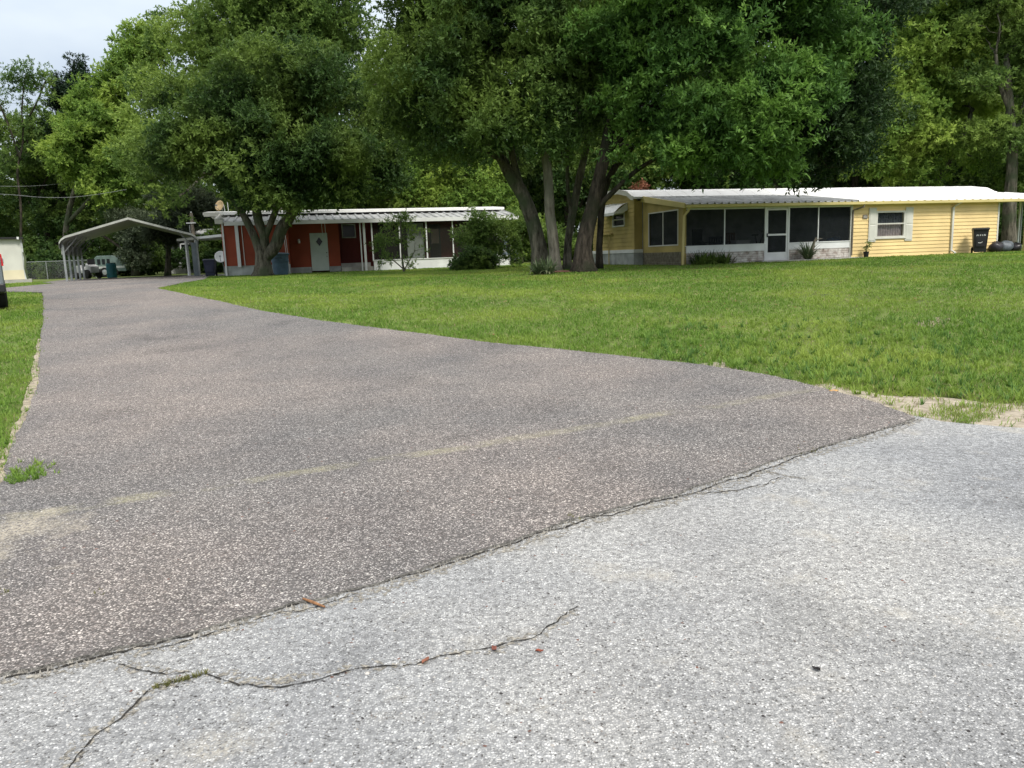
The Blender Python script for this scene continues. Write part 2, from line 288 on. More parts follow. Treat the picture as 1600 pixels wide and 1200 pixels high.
# ------------------------------------------------------------------ mesh helpers
class MB:
    def __init__(s): s.v = []; s.f = []
    def add(s, vs, fs):
        o = len(s.v); s.v += [tuple(map(float, p)) for p in vs]; s.f += [tuple(i+o for i in f) for f in fs]; return s
    def box(s, x0, x1, y0, y1, z0, z1):
        return s.add([(x0,y0,z0),(x1,y0,z0),(x1,y1,z0),(x0,y1,z0),(x0,y0,z1),(x1,y0,z1),(x1,y1,z1),(x0,y1,z1)],
                     [(0,3,2,1),(4,5,6,7),(0,1,5,4),(1,2,6,5),(2,3,7,6),(3,0,4,7)])
    def hexa(s, p):   # 8 points, bottom 4 then top 4
        return s.add(p, [(0,3,2,1),(4,5,6,7),(0,1,5,4),(1,2,6,5),(2,3,7,6),(3,0,4,7)])
    def prism(s, prof, x0, x1, axis=0):   # profile in the plane normal to the axis, extruded
        n = len(prof)
        def P(a, q): return (a, q[0], q[1]) if axis == 0 else ((q[0], a, q[1]) if axis == 1 else (q[0], q[1], a))
        return s.add([P(x0, q) for q in prof]+[P(x1, q) for q in prof],
                     [tuple(range(n))[::-1], tuple(range(n, 2*n))]+[(i, (i+1) % n, n+(i+1) % n, n+i) for i in range(n)])
    def tube(s, pts, rad_, n=8, cap=True, wob=0, seed=0):
        pts = [np.array(p, float) for p in pts]; k = len(pts)
        if not hasattr(rad_, '__len__'): rad_ = [rad_]*k
        rg = np.random.default_rng(seed); o = len(s.v); ref = None
        for i in range(k):
            t = pts[min(i+1, k-1)]-pts[max(i-1, 0)]; t /= (np.linalg.norm(t)+1e-9)
            if ref is None: ref = np.array([1., 0, 0]) if abs(t[0]) < .8 else np.array([0, 1., 0])
            a = np.cross(t, ref); a /= np.linalg.norm(a); b = np.cross(t, a); ref = -np.cross(t, a) if False else ref
            for j in range(n):
                q = 2*pi*j/n; r = rad_[i]*(1+wob*rg.uniform(-1, 1))
                s.v.append(tuple(pts[i]+(a*cos(q)+b*sin(q))*r))
        for i in range(k-1):
            for j in range(n):
                s.f.append((o+i*n+j, o+i*n+(j+1) % n, o+(i+1)*n+(j+1) % n, o+(i+1)*n+j))
        if cap:
            s.f.append(tuple(o+j for j in range(n))[::-1]); s.f.append(tuple(o+(k-1)*n+j for j in range(n)))
        return s
    def lathe(s, prof, c=(0, 0, 0), n=16, axis=2, sx=1, sy=1):
        o = len(s.v); k = len(prof)
        for r, h in prof:
            for j in range(n):
                q = 2*pi*j/n; x, y = r*cos(q)*sx, r*sin(q)*sy
                p = (x, y, h) if axis == 2 else ((h, x, y) if axis == 0 else (x, h, y))
                s.v.append((p[0]+c[0], p[1]+c[1], p[2]+c[2]))
        for i in range(k-1):
            for j in range(n): s.f.append((o+i*n+j, o+i*n+(j+1) % n, o+(i+1)*n+(j+1) % n, o+(i+1)*n+j))
        s.f.append(tuple(o+j for j in range(n))[::-1]); s.f.append(tuple(o+(k-1)*n+j for j in range(n)))
        return s

def link(name, me, mt, parent=None, smooth=False):
    o = bpy.data.objects.new(name, me); COL.objects.link(o)
    if mt is not None: me.materials.append(M[mt] if isinstance(mt, str) else mt)
    if parent: o.parent = parent
    if smooth: me.shade_smooth()
    return o
def part(name, mb, mt, parent=None, smooth=False, bevel=0, label=None):
    me = bpy.data.meshes.new(name); me.from_pydata(mb.v, [], mb.f); me.update()
    o = link(name, me, mt, parent, smooth)
    if bevel:
        b = o.modifiers.new('bevel', 'BEVEL'); b.width = bevel; b.segments = 2; b.limit_method = 'ANGLE'
    if label: o['label'] = label
    return o
def tag(o, label, cat, group=None, kind=None):
    o['label'] = label; o['category'] = cat
    if group: o['group'] = group
    if kind: o['kind'] = kind
    return o
def thing(name, label, cat, loc=(0, 0, 0), rz=0, group=None):
    o = bpy.data.objects.new(name, None); COL.objects.link(o); o.location = tuple(map(float, loc)); o.rotation_euler = (0, 0, rz)
    o.empty_display_size = .2
    return tag(o, label, cat, group)
def dup(root, loc, rz, label=None, group=None, scale=None):
    r = root.copy(); COL.objects.link(r); r.location = tuple(map(float, loc)); r.rotation_euler = (0, 0, rz)
    if scale is not None: r.scale = scale
    if label: r['label'] = label
    if group: r['group'] = group
    for ch in list(root.children):
        c = ch.copy(); COL.objects.link(c); c.parent = r
        for g_ in ch.children:
            d = g_.copy(); COL.objects.link(d); d.parent = c
    return r
def struct(o, kind='structure'): o['kind'] = kind; return o
def npmesh(name, V, nf, k=4):
    """V: (nf*k,3) separate polygons of k corners"""
    me = bpy.data.meshes.new(name)
    me.vertices.add(nf*k); me.vertices.foreach_set('co', V.astype(np.float32).ravel())
    me.loops.add(nf*k); me.loops.foreach_set('vertex_index', np.arange(nf*k, dtype=np.int32))
    me.polygons.add(nf); me.polygons.foreach_set('loop_start', np.arange(0, nf*k, k, dtype=np.int32))
    me.update(calc_edges=True); return me
def nrm(a): return a/(np.linalg.norm(a, axis=-1, keepdims=True)+1e-9)

# ------------------------------------------------------------------ ground
xs = np.unique(np.concatenate([np.arange(-300, -40, 8.), np.arange(-40, -12, .8), np.arange(-12, 14, .4), np.arange(14, 40, .8), np.arange(40, 301, 8.)]))
ys = np.unique(np.concatenate([np.arange(-60, -4, 4.), np.arange(-4, 30, .4), np.arange(30, 60, 1.), np.arange(60, 421, 12.)]))
X, Y = np.meshgrid(xs, ys); Z = g(X, Y)-.03
nx, ny = len(xs), len(ys)
mb = MB(); mb.v = list(map(tuple, np.stack([X.ravel(), Y.ravel(), Z.ravel()], 1).tolist()))
mb.f = [(j*nx+i, j*nx+i+1, (j+1)*nx+i+1, (j+1)*nx+i) for j in range(ny-1) for i in range(nx-1)]
struct(part('ground', mb, 'dirt', smooth=True))

def inpoly(P, poly):
    x, y = P[:, 0], P[:, 1]; ins = np.zeros(len(P), bool); q = np.array(poly); n = len(q); j = n-1
    for i in range(n):
        xi, yi = q[i]; xj, yj = q[j]
        c = ((yi > y) != (yj > y)) & (x < (xj-xi)*(y-yi)/((yj-yi) if abs(yj-yi) > 1e-9 else 1e-9)+xi)
        ins ^= c; j = i
    return ins
def jagged(poly, step, amp, seed=0):
    """resample a closed outline with a rough edge; the step grows with the distance from where it matters"""
    rg = np.random.default_rng(seed); outp = []
    n = len(poly)
    for i in range(n):
        a = np.array(poly[i]); b = np.array(poly[(i+1) % n]); L = np.linalg.norm(b-a)
        d = max(1., np.hypot(*((a+b)/2))); st = step*max(1, d/4); k = max(1, int(L/st)); nv = np.array([-(b-a)[1], (b-a)[0]])/max(L, 1e-6)
        ph = rg.uniform(0, 6, 4)
        for j in range(k):
            t = j/k; s = t*L
            e = (sin(s*2.3+ph[0])*.45+sin(s*6.1+ph[1])*.3+sin(s*15+ph[2])*.2+rg.uniform(-1, 1)*.35)*amp*min(1, 4*t*(1-t)*3)
            outp.append(tuple(a+(b-a)*t+nv*e))
    return outp
def sheet(name, poly, lift, mt, sp=.5, skirt=.03, skirtmat=None):
    n = len(poly); pts = [Vector(p) for p in poly]
    q = np.array(poly); lo, hi = q.min(0), q.max(0)
    gx, gy = np.meshgrid(np.arange(lo[0], hi[0], sp), np.arange(lo[1], hi[1], sp)); G = np.stack([gx.ravel(), gy.ravel()], 1)
    G = G[inpoly(G, poly)]
    pts += [Vector(p) for p in G.tolist()]
    vo, eo, fo, *_ = delaunay_2d_cdt(pts, [(i, (i+1) % n) for i in range(n)], [], 2, 1e-5)
    mb = MB(); va = np.array([(v.x, v.y) for v in vo]); zz = g(va[:, 0], va[:, 1])+lift
    mb.v = [(x, y, z) for (x, y), z in zip(va.tolist(), zz.tolist())]
    C_ = np.array([va[list(f)].mean(0) for f in fo]); ok = inpoly(C_, poly)
    fs = []
    for f, k in zip(fo, ok):
        if not k: continue
        a, b, c = va[f[0]], va[f[1]], va[f[2]]
        cr_ = (b[0]-a[0])*(c[1]-a[1])-(b[1]-a[1])*(c[0]-a[0])
        fs.append(tuple(f) if cr_ > 0 else tuple(f)[::-1])
    mb.f = fs
    if skirt:
        o = len(mb.v)
        for p in poly: mb.v.append((p[0], p[1], gz(*p)+lift))
        for p in poly: mb.v.append((p[0], p[1], gz(*p)+lift-skirt))
        mb.f += [(o+i, o+(i+1) % n, o+n+(i+1) % n, o+n+i) for i in range(n)]
    ob = part(name, mb, mt)
    if skirt and skirtmat:
        ob.data.materials.append(M[skirtmat]); k = len(mb.f)-n
        for i in range(k, len(mb.f)): ob.data.polygons[i].material_index = 1
    return ob
G_ = ground
join_px = [(1430,655),(1340,684),(1230,715),(1060,775),(980,793),(905,812),(800,850),(700,880),(600,913),(470,945),(330,985),(200,1015),(100,1040),(0,1060)]
right_px = [(245,451),(250,452),(300,463),(400,485),(500,502),(640,520),(760,536),(870,547),(990,560),(1100,572),(1200,588),(1290,610),(1370,632)]
join_w = [G_(*p) for p in join_px]
drive_poly = [G_(-70,452), (-27.5, 29.5), G_(12,450), G_(86,443), (-24.0, 40.0), (-27.0, 47.5), (-18.8, 49.5), (-16.2, 42.3), G_(318,437)] + [G_(*p) for p in right_px] + join_w + \
    [(-2.7, 2.0), (-3.6, 2.2), (-4.1, 3.6), G_(0,760), G_(15,710), G_(45,640), G_(62,600), G_(60,575), G_(62,540), G_(68,500), G_(68,470), G_(66,457), G_(12,456), G_(-70,459)]
road_poly = [(-14, -5.6), (-2.9, 2.3)] + [(x+.05*(1 if i else 0), y+.10) for i, (x, y) in enumerate(join_w[::-1])] + [(3.42, 6.0), (3.85, 5.72), (5, 5.2), (8, 3.6), (14, 1.5), (14, -30), (-14, -30)]
road_j = jagged(road_poly, .06, .02, 3)
struct(sheet('road', road_j, .004, 'road', .8, .02, 'edge'))
drive_j = jagged(drive_poly, .03, .022, 4)
struct(sheet('driveway', drive_j, .017, 'drive', .45, .03, 'edge'))
# bare sand along the drive and at the corner
def sand(pxs, amp=.05, w=True, lift=-.002, seed=1):
    P = [G_(*p) for p in pxs] if w else pxs
    j = jagged(P, .07, amp, seed); return j
sand_polys = [
    sand([(1240,600),(1300,598),(1360,612),(1420,618),(1500,622),(1600,628),(1700,640),(1700,720),(1600,690),(1530,668),(1440,662),(1370,640)], .10, seed=1),
    sand([(0,715),(14,690),(32,640),(47,600),(51,570),(60,530),(74,530),(74,575),(72,610),(60,640),(30,710),(15,770),(-20,790)], .03, seed=2),
    sand([(-60,770),(2,752),(25,770),(30,810),(70,850),(20,930),(-80,960)], .05, seed=3),
    sand([(1430,500),(1465,494),(1500,498),(1510,506),(1470,511),(1435,508)], .06, seed=5),
    sand([(1095,566),(1130,563),(1165,572),(1160,580),(1120,577)], .04, seed=6),
]
for k, sp_ in enumerate(sand_polys):
    struct(sheet('sand_patch', sp_, (-.012, .006, -.012, -.012, -.012)[k]+.004*(k == 0)-.0007*k, 'sand' if k not in (1, 3) else mat('bare_soil', *(((.24, .20, .14), .95, 0, .3, 9.) if k == 3 else ((.33, .29, .22), .95, 0, .3, 14.)), col2=(.16, .135, .095)), .5, .02))
# cracks in the road: narrow dark splits, with crumbled pale lips
def strip(mb, pts, w0, w1, lift, seed):
    rg = np.random.default_rng(seed); P = []
    for i in range(len(pts)-1):
        a, b = np.array(pts[i]), np.array(pts[i+1]); k = max(2, int(np.linalg.norm(b-a)/.022))
        for j in range(k): P.append(a+(b-a)*j/k)
    P.append(np.array(pts[-1])); n = len(P); off = np.cumsum(rg.normal(0, .0055, n)); off -= np.linspace(off[0], off[-1], n)
    o = len(mb.v)
    for i, p in enumerate(P):
        t = P[min(i+1, n-1)]-P[max(i-1, 0)]; t = t/np.linalg.norm(t); nv = np.array([-t[1], t[0]])
        w_ = (w0+(w1-w0)*i/n)*rg.uniform(.25, 1.6)*.5
        if i in (0, n-1): w_ = .0005
        c = p+nv*off[i]
        for s_ in (-1, 1): mb.v.append((*(c+nv*w_*s_), gz(*c)+lift))
    mb.f += [(o+2*i, o+2*i+1, o+2*i+3, o+2*i+2)[::-1] for i in range(n-1)]
lip = MB(); ck = MB()
cracks = [([(905,812),(960,808),(1010,788),(1075,774),(1150,766),(1200,757),(1230,745)], .012, .006),
          ([(1185,736),(1215,742),(1260,750)], .006, .004),
          ([(905,950),(875,975),(845,992),(805,1005),(770,1018),(700,1030),(640,1045),(560,1052),(500,1058),(430,1068),(380,1068),(345,1060),(320,1055)], .006, .010),
          ([(320,1055),(290,1065),(240,1080),(215,1098),(195,1118),(150,1150),(120,1185),(100,1230)], .009, .006),
          ([(185,1040),(225,1050),(262,1055),(300,1052)], .008, .006), ([(470,955),(400,972),(330,990),(270,1010),(225,1020)], .007, .009),
          ([(905,815),(870,822),(840,842)], .008, .004), ([(560,928),(500,945),(455,960)], .006, .006)]
for i, (pp, a, b) in enumerate(cracks):
    W_ = [G_(*p) for p in pp]; strip(ck, W_, a*.85, b*.85, .0075, 20+i); strip(lip, W_, a*4+.03, b*4+.03, .0058, 50+i)
strip(ck, [(x+.02, y-.02) for x, y in join_w], .010, .015, .0076, 77)
strip(lip, [(x+.02, y-.035) for x, y in join_w], .08, .10, .006, 78)
roado = bpy.data.objects['road']
part('crack', ck, 'crackm', roado); part('crumbled_edge', lip, 'crumbs', roado)

# loose stones on the road and drive
def pebbles(n, seed):
    rg = np.random.default_rng(seed); mb = MB(); k = 0
    while k < n:
        px, py = rg.uniform(-50, 1650), rg.uniform(620, 1200)
        x, y = G_(px, py); r = rg.uniform(.002, .0055)*(1+(rg.random() < .04)*.8)
        z = gz(x, y)+.004+(.013 if inpoly(np.array([[x, y]]), drive_poly)[0] else 0)
        rot = rg.uniform(0, 6, 1)[0]; e = rg.uniform(.6, 1.3, 6)*r
        ca, sa = cos(rot), sin(rot)
        vs = [(e[0], 0, 0), (0, e[1], 0), (-e[2], 0, 0), (0, -e[3], 0), (0, 0, e[4]*.8)]
        mb.add([(x+a*ca-b*sa, y+a*sa+b*ca, z+c+.0005) for a, b, c in vs], [(0,1,4),(1,2,4),(2,3,4),(3,0,4)]); k += 1
    return mb
tag(part('loose_gravel', pebbles(900, 3), mat('loose_stone', (.45, .43, .40), .9, var=.5, scale=7, col2=(.12, .1, .09), coord='Object')),
    'loose pale and dark stones scattered over the road and drive', 'gravel', kind='stuff')

def grit():
    rg = np.random.default_rng(17); mb = MB(); E_ = [(a, 2.2) for a in join_w]+[(G_(*p), 2.5) for p in right_px[::-1]]+[(G_(*p), 1.) for p in ((68,500),(62,540),(60,575),(62,600),(45,640),(15,710),(0,760))]
    for i in range(len(E_)-1):
        a, b = np.array(E_[i][0]), np.array(E_[i+1][0])
        if np.linalg.norm(b-a) > 9 or np.hypot(*a) > 17: continue
        k = int(np.linalg.norm(b-a)*90*E_[i][1]/max(1, np.hypot(*a)/6))
        for _ in range(k):
            p = a+(b-a)*rg.random()+rg.normal(0, .035, 2); r = rg.uniform(.002, .0065); e = rg.uniform(.6, 1.3, 5)*r; q = rg.uniform(0, 6); ca, sa = cos(q), sin(q); z = gz(*p)+.016
            mb.add([(p[0]+x*ca-y*sa, p[1]+x*sa+y*ca, z+h_) for x, y, h_ in ((e[0], 0, -.012), (0, e[1], -.012), (-e[2], 0, -.012), (0, -e[3], -.012), (0, 0, e[4]*.7))], [(0,1,4),(1,2,4),(2,3,4),(3,0,4)])
    return mb
tag(part('grit', grit(), mat('edge_grit', (.38, .36, .32), .9, var=.55, scale=30, col2=(.07, .065, .06), coord='Object')), 'loose crumbled grit along the broken edges of the drive', 'gravel', kind='stuff')
# ------------------------------------------------------------------ foliage generator
def leaves(name, lobes, total, L, W, seed, clump=.8, per=130, droop=.15, gap=.22, shell=.6, twig=.28, mt='leaf_oak', parent=None, updown=.5):
    rg = np.random.default_rng(seed)
    C_ = np.array([l[0] for l in lobes], float); R_ = np.array([l[1] for l in lobes], float)
    wt = (R_[:, 0]*R_[:, 2]+R_[:, 0]*R_[:, 1]); wt = wt/wt.sum()
    nc = max(8, int(total/per*(1+gap))); li = rg.choice(len(lobes), nc, p=wt)
    d = nrm(rg.normal(size=(nc, 3))); rr = rg.uniform(shell, 1.02, nc)*(1+.12*np.sin(d[:, 0]*5+li)+.10*np.sin(d[:, 2]*7+li*2))
    pos = C_[li]+d*R_[li]*rr[:, None]
    ph = rg.uniform(0, 6, 6); s = clump
    nz = np.sin(pos[:, 0]*1.1/s+ph[0])*np.sin(pos[:, 1]*.9/s+ph[1])+np.sin(pos[:, 2]*1.5/s+ph[2])*np.sin(pos[:, 0]*.6/s+ph[3])+rg.normal(0, .35, nc)
    nz = nz+.9*np.sin(pos[:, 0]*.42/s+ph[4])*np.sin(pos[:, 2]*.55/s+ph[5]+pos[:, 1]*.3/s)
    keep = nz > np.quantile(nz, gap); pos, d = pos[keep], d[keep]; nc = len(pos)
    rc = clump*rg.uniform(.55, 1.3, nc)
    ns = max(3, per//10); n1 = nc*ns
    ci = np.repeat(np.arange(nc), ns)
    sd = nrm(rg.normal(size=(n1, 3))+d[ci]*.7+np.array([0, 0, updown]))
    sp = pos[ci]+sd*(rc[ci]*rg.uniform(.25, 1., n1))[:, None]*np.array([1, 1, .62])
    ax = nrm(sd+rg.normal(size=(n1, 3))*.45+np.array([0, 0, -droop]))
    n2 = n1*10; si = np.repeat(np.arange(n1), 10); tt = np.tile(np.arange(10)/10., n1)
    base = sp[si]+ax[si]*(tt*twig)[:, None]+rg.normal(0, .015, (n2, 3))
    ld = nrm(ax[si]*.55+rg.normal(size=(n2, 3))*.6)
    nn = nrm(rg.normal(size=(n2, 3))*.55+np.array([0, 0, .9])+sd[si]*.35)
    side = nrm(np.cross(ld, nn)); sc_ = rg.uniform(.65, 1.25, n2)[:, None]
    V = np.empty((n2, 4, 3)); V[:, 0] = base; V[:, 1] = base+ld*L*.42*sc_+side*W*.5*sc_; V[:, 2] = base+ld*L*sc_; V[:, 3] = base+ld*L*.42*sc_-side*W*.5*sc_
    me = npmesh(name, V.reshape(-1, 3), n2)
    o = link(name, me, mt, parent)
    return o, pos

def bez(a, b, sag, k=6, rg=None, jit=.0):
    a, b = np.array(a, float), np.array(b, float); m_ = (a+b)/2+np.array([0, 0, sag]); out_ = []
    for i in range(k+1):
        t = i/k; p = (1-t)**2*a+2*t*(1-t)*m_+t*t*b
        if rg is not None and 0 < i < k: p = p+rg.normal(0, jit, 3)
        out_.append(p)
    return out_

def px_lobes(L):
    res = []
    for l in L:
        px, py, D, r = l[:4]; c = at(px, py, D); rm = r/FPX*D; res.append((c, (rm, (l[4] if len(l) > 4 else rm*1.05), rm*.86)))
    return res
def trunk_pts(P, D):
    """P: (px, py, radius px[, depth]) ; first point goes to the ground"""
    pts, rs = [], []
    for i, q in enumerate(P):
        dd = q[3] if len(q) > 3 else D; p = at(q[0], q[1], dd)
        if i == 0: p[2] = gz(p[0], p[1])-.08
        pts.append(p); rs.append(q[2]/FPX*dd)
    return pts, rs
def smoothline(pts, rs, k=3):
    P = np.array(pts); R_ = np.array(rs); n = len(P); t = np.linspace(0, n-1, (n-1)*k+1); out_ = []
    for u in t:
        i = min(int(u), n-2); f = u-i; p0, p1, p2, p3 = P[max(i-1, 0)], P[i], P[i+1], P[min(i+2, n-1)]
        out_.append(.5*((2*p1)+(-p0+p2)*f+(2*p0-5*p1+4*p2-p3)*f*f+(-p0+3*p1-3*p2+p3)*f**3))
    return out_, list(np.interp(t, np.arange(n), R_))

def sublobes(lw, rg, minr=.75):
    res = []
    for c, r in lw:
        r = np.array(r); rm = float(r.mean())
        if rm < minr: res.append((c, tuple(r))); continue
        res.append((c, tuple(r*.50))); k = int(6+rm*2.2)
        for i in range(k):
            z = 1-2*(i+.5)/k; a = i*2.39996+rg.uniform(-.3, .3); d = np.array([cos(a)*(1-z*z)**.5, sin(a)*(1-z*z)**.5, z])
            q = rg.uniform(.30, .46); res.append((c+d*r*rg.uniform(.60, .86), (r[0]*q, r[1]*q, r[2]*q*.82)))
    return res
def build_tree(name, label, cat, stems, D, lobes, total, L, W, lm, bm, seed, group=None, flare=1.5, limb=.09, **kw):
    """stems: list of point lists in photo surveying units (px, py, rpx[, depth])"""
    rg = np.random.default_rng(seed)
    first = trunk_pts(stems[0], D)[0][0]; base = (first[0], first[1], gz(first[0], first[1]))
    root = thing(name, label, cat, base, 0, group); o_ = np.array(base)
    lw = px_lobes(lobes); lw = [(c-o_, r) for c, r in lw]
    mb = MB(); tips = []; nodes = []
    for si, st in enumerate(stems):
        pts, rs = trunk_pts(st, D)
        if si and len(st[0]) > 4: pts[0] = at(st[0][0], st[0][1], st[0][3])
        pts = [p-o_ for p in pts]; pts, rs = smoothline(pts, rs)
        if si == 0 or len(st[0]) <= 4:
            rs[0] *= flare; rs[1] *= 1+(flare-1)*.35
        mb.tube(pts, rs, 14, wob=.07, seed=seed+si); tips.append(pts[-1]); nodes += [(p, r) for p, r in zip(pts[len(pts)//2:], rs[len(rs)//2:])]
    P_ = np.array([n[0] for n in nodes]); mids = []
    for c, r in lw:
        dd = np.linalg.norm(P_-c, axis=1)+np.maximum(0, P_[:, 2]-c[2])*1.5; j = int(np.argmin(dd)); a, ra = nodes[j]
        Lg = np.linalg.norm(c-a); k = 7; line = bez(a, c, Lg*.10, k, rg, Lg*.025)
        r0 = min(ra*.75, limb*(.6+Lg*.16)); rl = list(np.linspace(r0, r0*.3, k+1)); mb.tube(line, rl, 7, wob=.05, seed=seed); mids.append((line, rl))
    cr_, pos = leaves('crown', sublobes(lw, rg), total, L, W, seed, mt=lm, parent=root, **kw)
    pick = pos[rg.choice(len(pos), min(len(pos), 70), replace=False)]
    allp = [(p, r_) for ln, rl in mids for p, r_ in list(zip(ln, rl))[2:]]; A = np.array([p for p, _ in allp])
    for q in pick:
        j = int(np.argmin(np.linalg.norm(A-q, axis=1))); r0 = allp[j][1]*.5
        Lg = np.linalg.norm(A[j]-q); mb.tube(bez(A[j], q, Lg*.08, 4, rg, Lg*.05), list(np.linspace(r0, .008, 5)), 5)
    part('trunk', mb, bm, root, smooth=True)
    return root

# ------------------------------------------------------------------ building helpers
class House:
    def __init__(s, name, label, cat, O, deg, group=None):
        s.O = np.array(O, float); s.a = rad(deg); s.c, s.s = cos(s.a), sin(s.a)
        s.root = thing(name, label, cat, O, s.a, group)
    def at_w(s, px, py, w):      # plane w = const -> (u, z)
        d = _f*FPX+(px-800)*RR+(600-py)*UU; k = d[0]/d[1]
        u = (k*(s.O[1]+s.c*w)-s.O[0]+s.s*w)/(s.c-k*s.s); Yw = s.O[1]+s.s*u+s.c*w
        return u, at(px, py, Yw)[2]-s.O[2]
    def at_u(s, px, py, u):      # plane u = const -> (w, z)
        d = _f*FPX+(px-800)*RR+(600-py)*UU; k = d[0]/d[1]
        w = (s.O[0]+s.c*u-k*(s.O[1]+s.s*u))/(k*s.c+s.s); Yw = s.O[1]+s.s*u+s.c*w
        return w, at(px, py, Yw)[2]-s.O[2]
    def world(s, u, w, z=0): return (s.O[0]+s.c*u-s.s*w, s.O[1]+s.s*u+s.c*w, s.O[2]+z)

def cuts(a0, a1, z0, z1, holes):
    """rectangles left of [a0,a1]x[z0,z1] after taking the holes out"""
    zs_ = sorted({z0, z1} | {z for h in holes for z in (h[2], h[3]) if z0 < z < z1}); res = []
    for p, q in zip(zs_, zs_[1:]):
        mid = (p+q)/2; x = a0
        for h in sorted([h for h in holes if h[2] < mid < h[3]]):
            if h[0] > x: res.append((x, min(h[0], a1), p, q))
            x = max(x, h[1])
        if x < a1: res.append((x, a1, p, q))
    return res
def wallmesh(a0, a1, z0, z1, holes, F, th=.1, lap=0, rib=0):
    """F(a, out, z) -> xyz. A solid wall with openings; lap siding or vertical ribs on its face"""
    mb = MB()
    for (p, q, r, s) in cuts(a0, a1, z0, z1, holes):
        mb.hexa([F(p, 0, r), F(q, 0, r), F(q, -th, r), F(p, -th, r), F(p, 0, s), F(q, 0, s), F(q, -th, s), F(p, -th, s)])
    if lap:
        z = z0; 
        while z < z1-.01:
            zt = min(z+lap, z1)
            for (p, q, r, s) in cuts(a0, a1, z, zt, holes):
                fo = lambda zz: .004+.022*(1-(zz-z)/lap)
                mb.hexa([F(p, fo(r), r), F(q, fo(r), r), F(q, .001, r), F(p, .001, r), F(p, fo(s), s), F(q, fo(s), s), F(q, .001, s), F(p, .001, s)])
            z = zt
    if rib:
        a = a0+rib*.5
        while a < a1-.02:
            for (p, q, r, s) in cuts(a, a+.022, z0+.001, z1-.001, holes):
                mb.hexa([F(p, .012, r), F(q, .012, r), F(q, .001, r), F(p, .001, r), F(p, .012, s), F(q, .012, s), F(q, .001, s), F(p, .001, s)])
            a += rib
    return mb
def corr(u0, u1, w0, z0, w1, z1, th=.02, pitch=.30, h=.05):
    """ribbed roof panel sloping from (w0,z0) to (w1,z1)"""
    mb = MB(); prof = []
    u = u0
    while u < u1:
        for du, dz in ((0, 0), (.20, 0), (.225, h), (.275, h)):
            if u+du*pitch/.3 < u1: prof.append((u+du*pitch/.3, dz))
        u += pitch
    prof.append((u1, 0)); n = len(prof)
    vs = [(a, w0, z0+b) for a, b in prof]+[(a, w1, z1+b) for a, b in prof]+[(a, w0, z0+b-th) for a, b in prof]+[(a, w1, z1+b-th) for a, b in prof]
    fs = []
    for i in range(n-1):
        fs += [(i, i+1, n+i+1, n+i), (2*n+i, 3*n+i, 3*n+i+1, 2*n+i+1), (i, 2*n+i, 2*n+i+1, i+1), (n+i, n+i+1, 3*n+i+1, 3*n+i)]
    return mb.add(vs, fs)
def blocks(a0, a1, z0, z1, F, bw=.40, bh=.10, seed=0, th=.12, gap=.008):
    rg = np.random.default_rng(seed); mb = MB(); k = 0; z = z0
    while z < z1-.02:
        zt = min(z+bh, z1); a = a0-(k % 2)*bw*.5
        while a < a1:
            p, q = max(a, a0), min(a+bw*rg.uniform(.8, 1.1), a1); a = q if q > p else a+bw
            if q-p < .03: continue
            o_ = rg.uniform(0, .018)
            mb.hexa([F(p+gap/2, o_, z+gap/2), F(q-gap/2, o_, z+gap/2), F(q-gap/2, -th, z+gap/2), F(p+gap/2, -th, z+gap/2),
                     F(p+gap/2, o_, zt-gap/2), F(q-gap/2, o_, zt-gap/2), F(q-gap/2, -th, zt-gap/2), F(p+gap/2, -th, zt-gap/2)])
            if a >= a1: break
        z = zt; k += 1
    return mb
def frame(a0, a1, z0, z1, F, t=.05, o0=-.02, o1=.03):
    mb = MB()
    for p, q, r, s in ((a0, a1, z1-t, z1), (a0, a1, z0, z0+t), (a0, a0+t, z0+t, z1-t), (a1-t, a1, z0+t, z1-t)):
        mb.hexa([F(p, o1, r), F(q, o1, r), F(q, o0, r), F(p, o0, r), F(p, o1, s), F(q, o1, s), F(q, o0, s), F(p, o0, s)])
    return mb
def slab(a0, a1, z0, z1, F, o0, o1):
    return MB().hexa([F(a0, o1, z0), F(a1, o1, z0), F(a1, o0, z0), F(a0, o0, z0), F(a0, o1, z1), F(a1, o1, z1), F(a1, o0, z1), F(a0, o0, z1)])
def Fw(w): return lambda a, o, z: (a, w-o, z)            # wall facing the camera side
def Fu(u): return lambda a, o, z: (u-o, a, z)            # wall facing left

# ------------------------------------------------------------------ yellow mobile home
H = House('mobile_home', 'long pale yellow mobile home with a screened porch and white bowed roof', 'house', (6.53, 29.0, .90), 15.72)
R0 = H.root; u_ = lambda px, py=370, w=0: H.at_w(px, py, w)[0]
uP, uW, uR = u_(1328), u_(1557), 19.0
win = (u_(1368), u_(1411.5), .80, 1.78)
part('wall', wallmesh(uP+.05, uW, .0, 2.12, [win], Fw(0), .12, lap=.145), 'yellow', R0, label='bright yellow lap sided front wall')
part('wall', MB().box(uW-.12, uW-.001, .125, 3.3, 0, 2.14), 'yellow', R0)
part('corner_trim', MB().box(uW-.03, uW+.045, -.03, .06, 0, 2.14), 'offwhite', R0)
part('corner_trim', MB().box(uP-.02, uP+.07, -.035, .06, 0, 2.12), 'offwhite', R0)
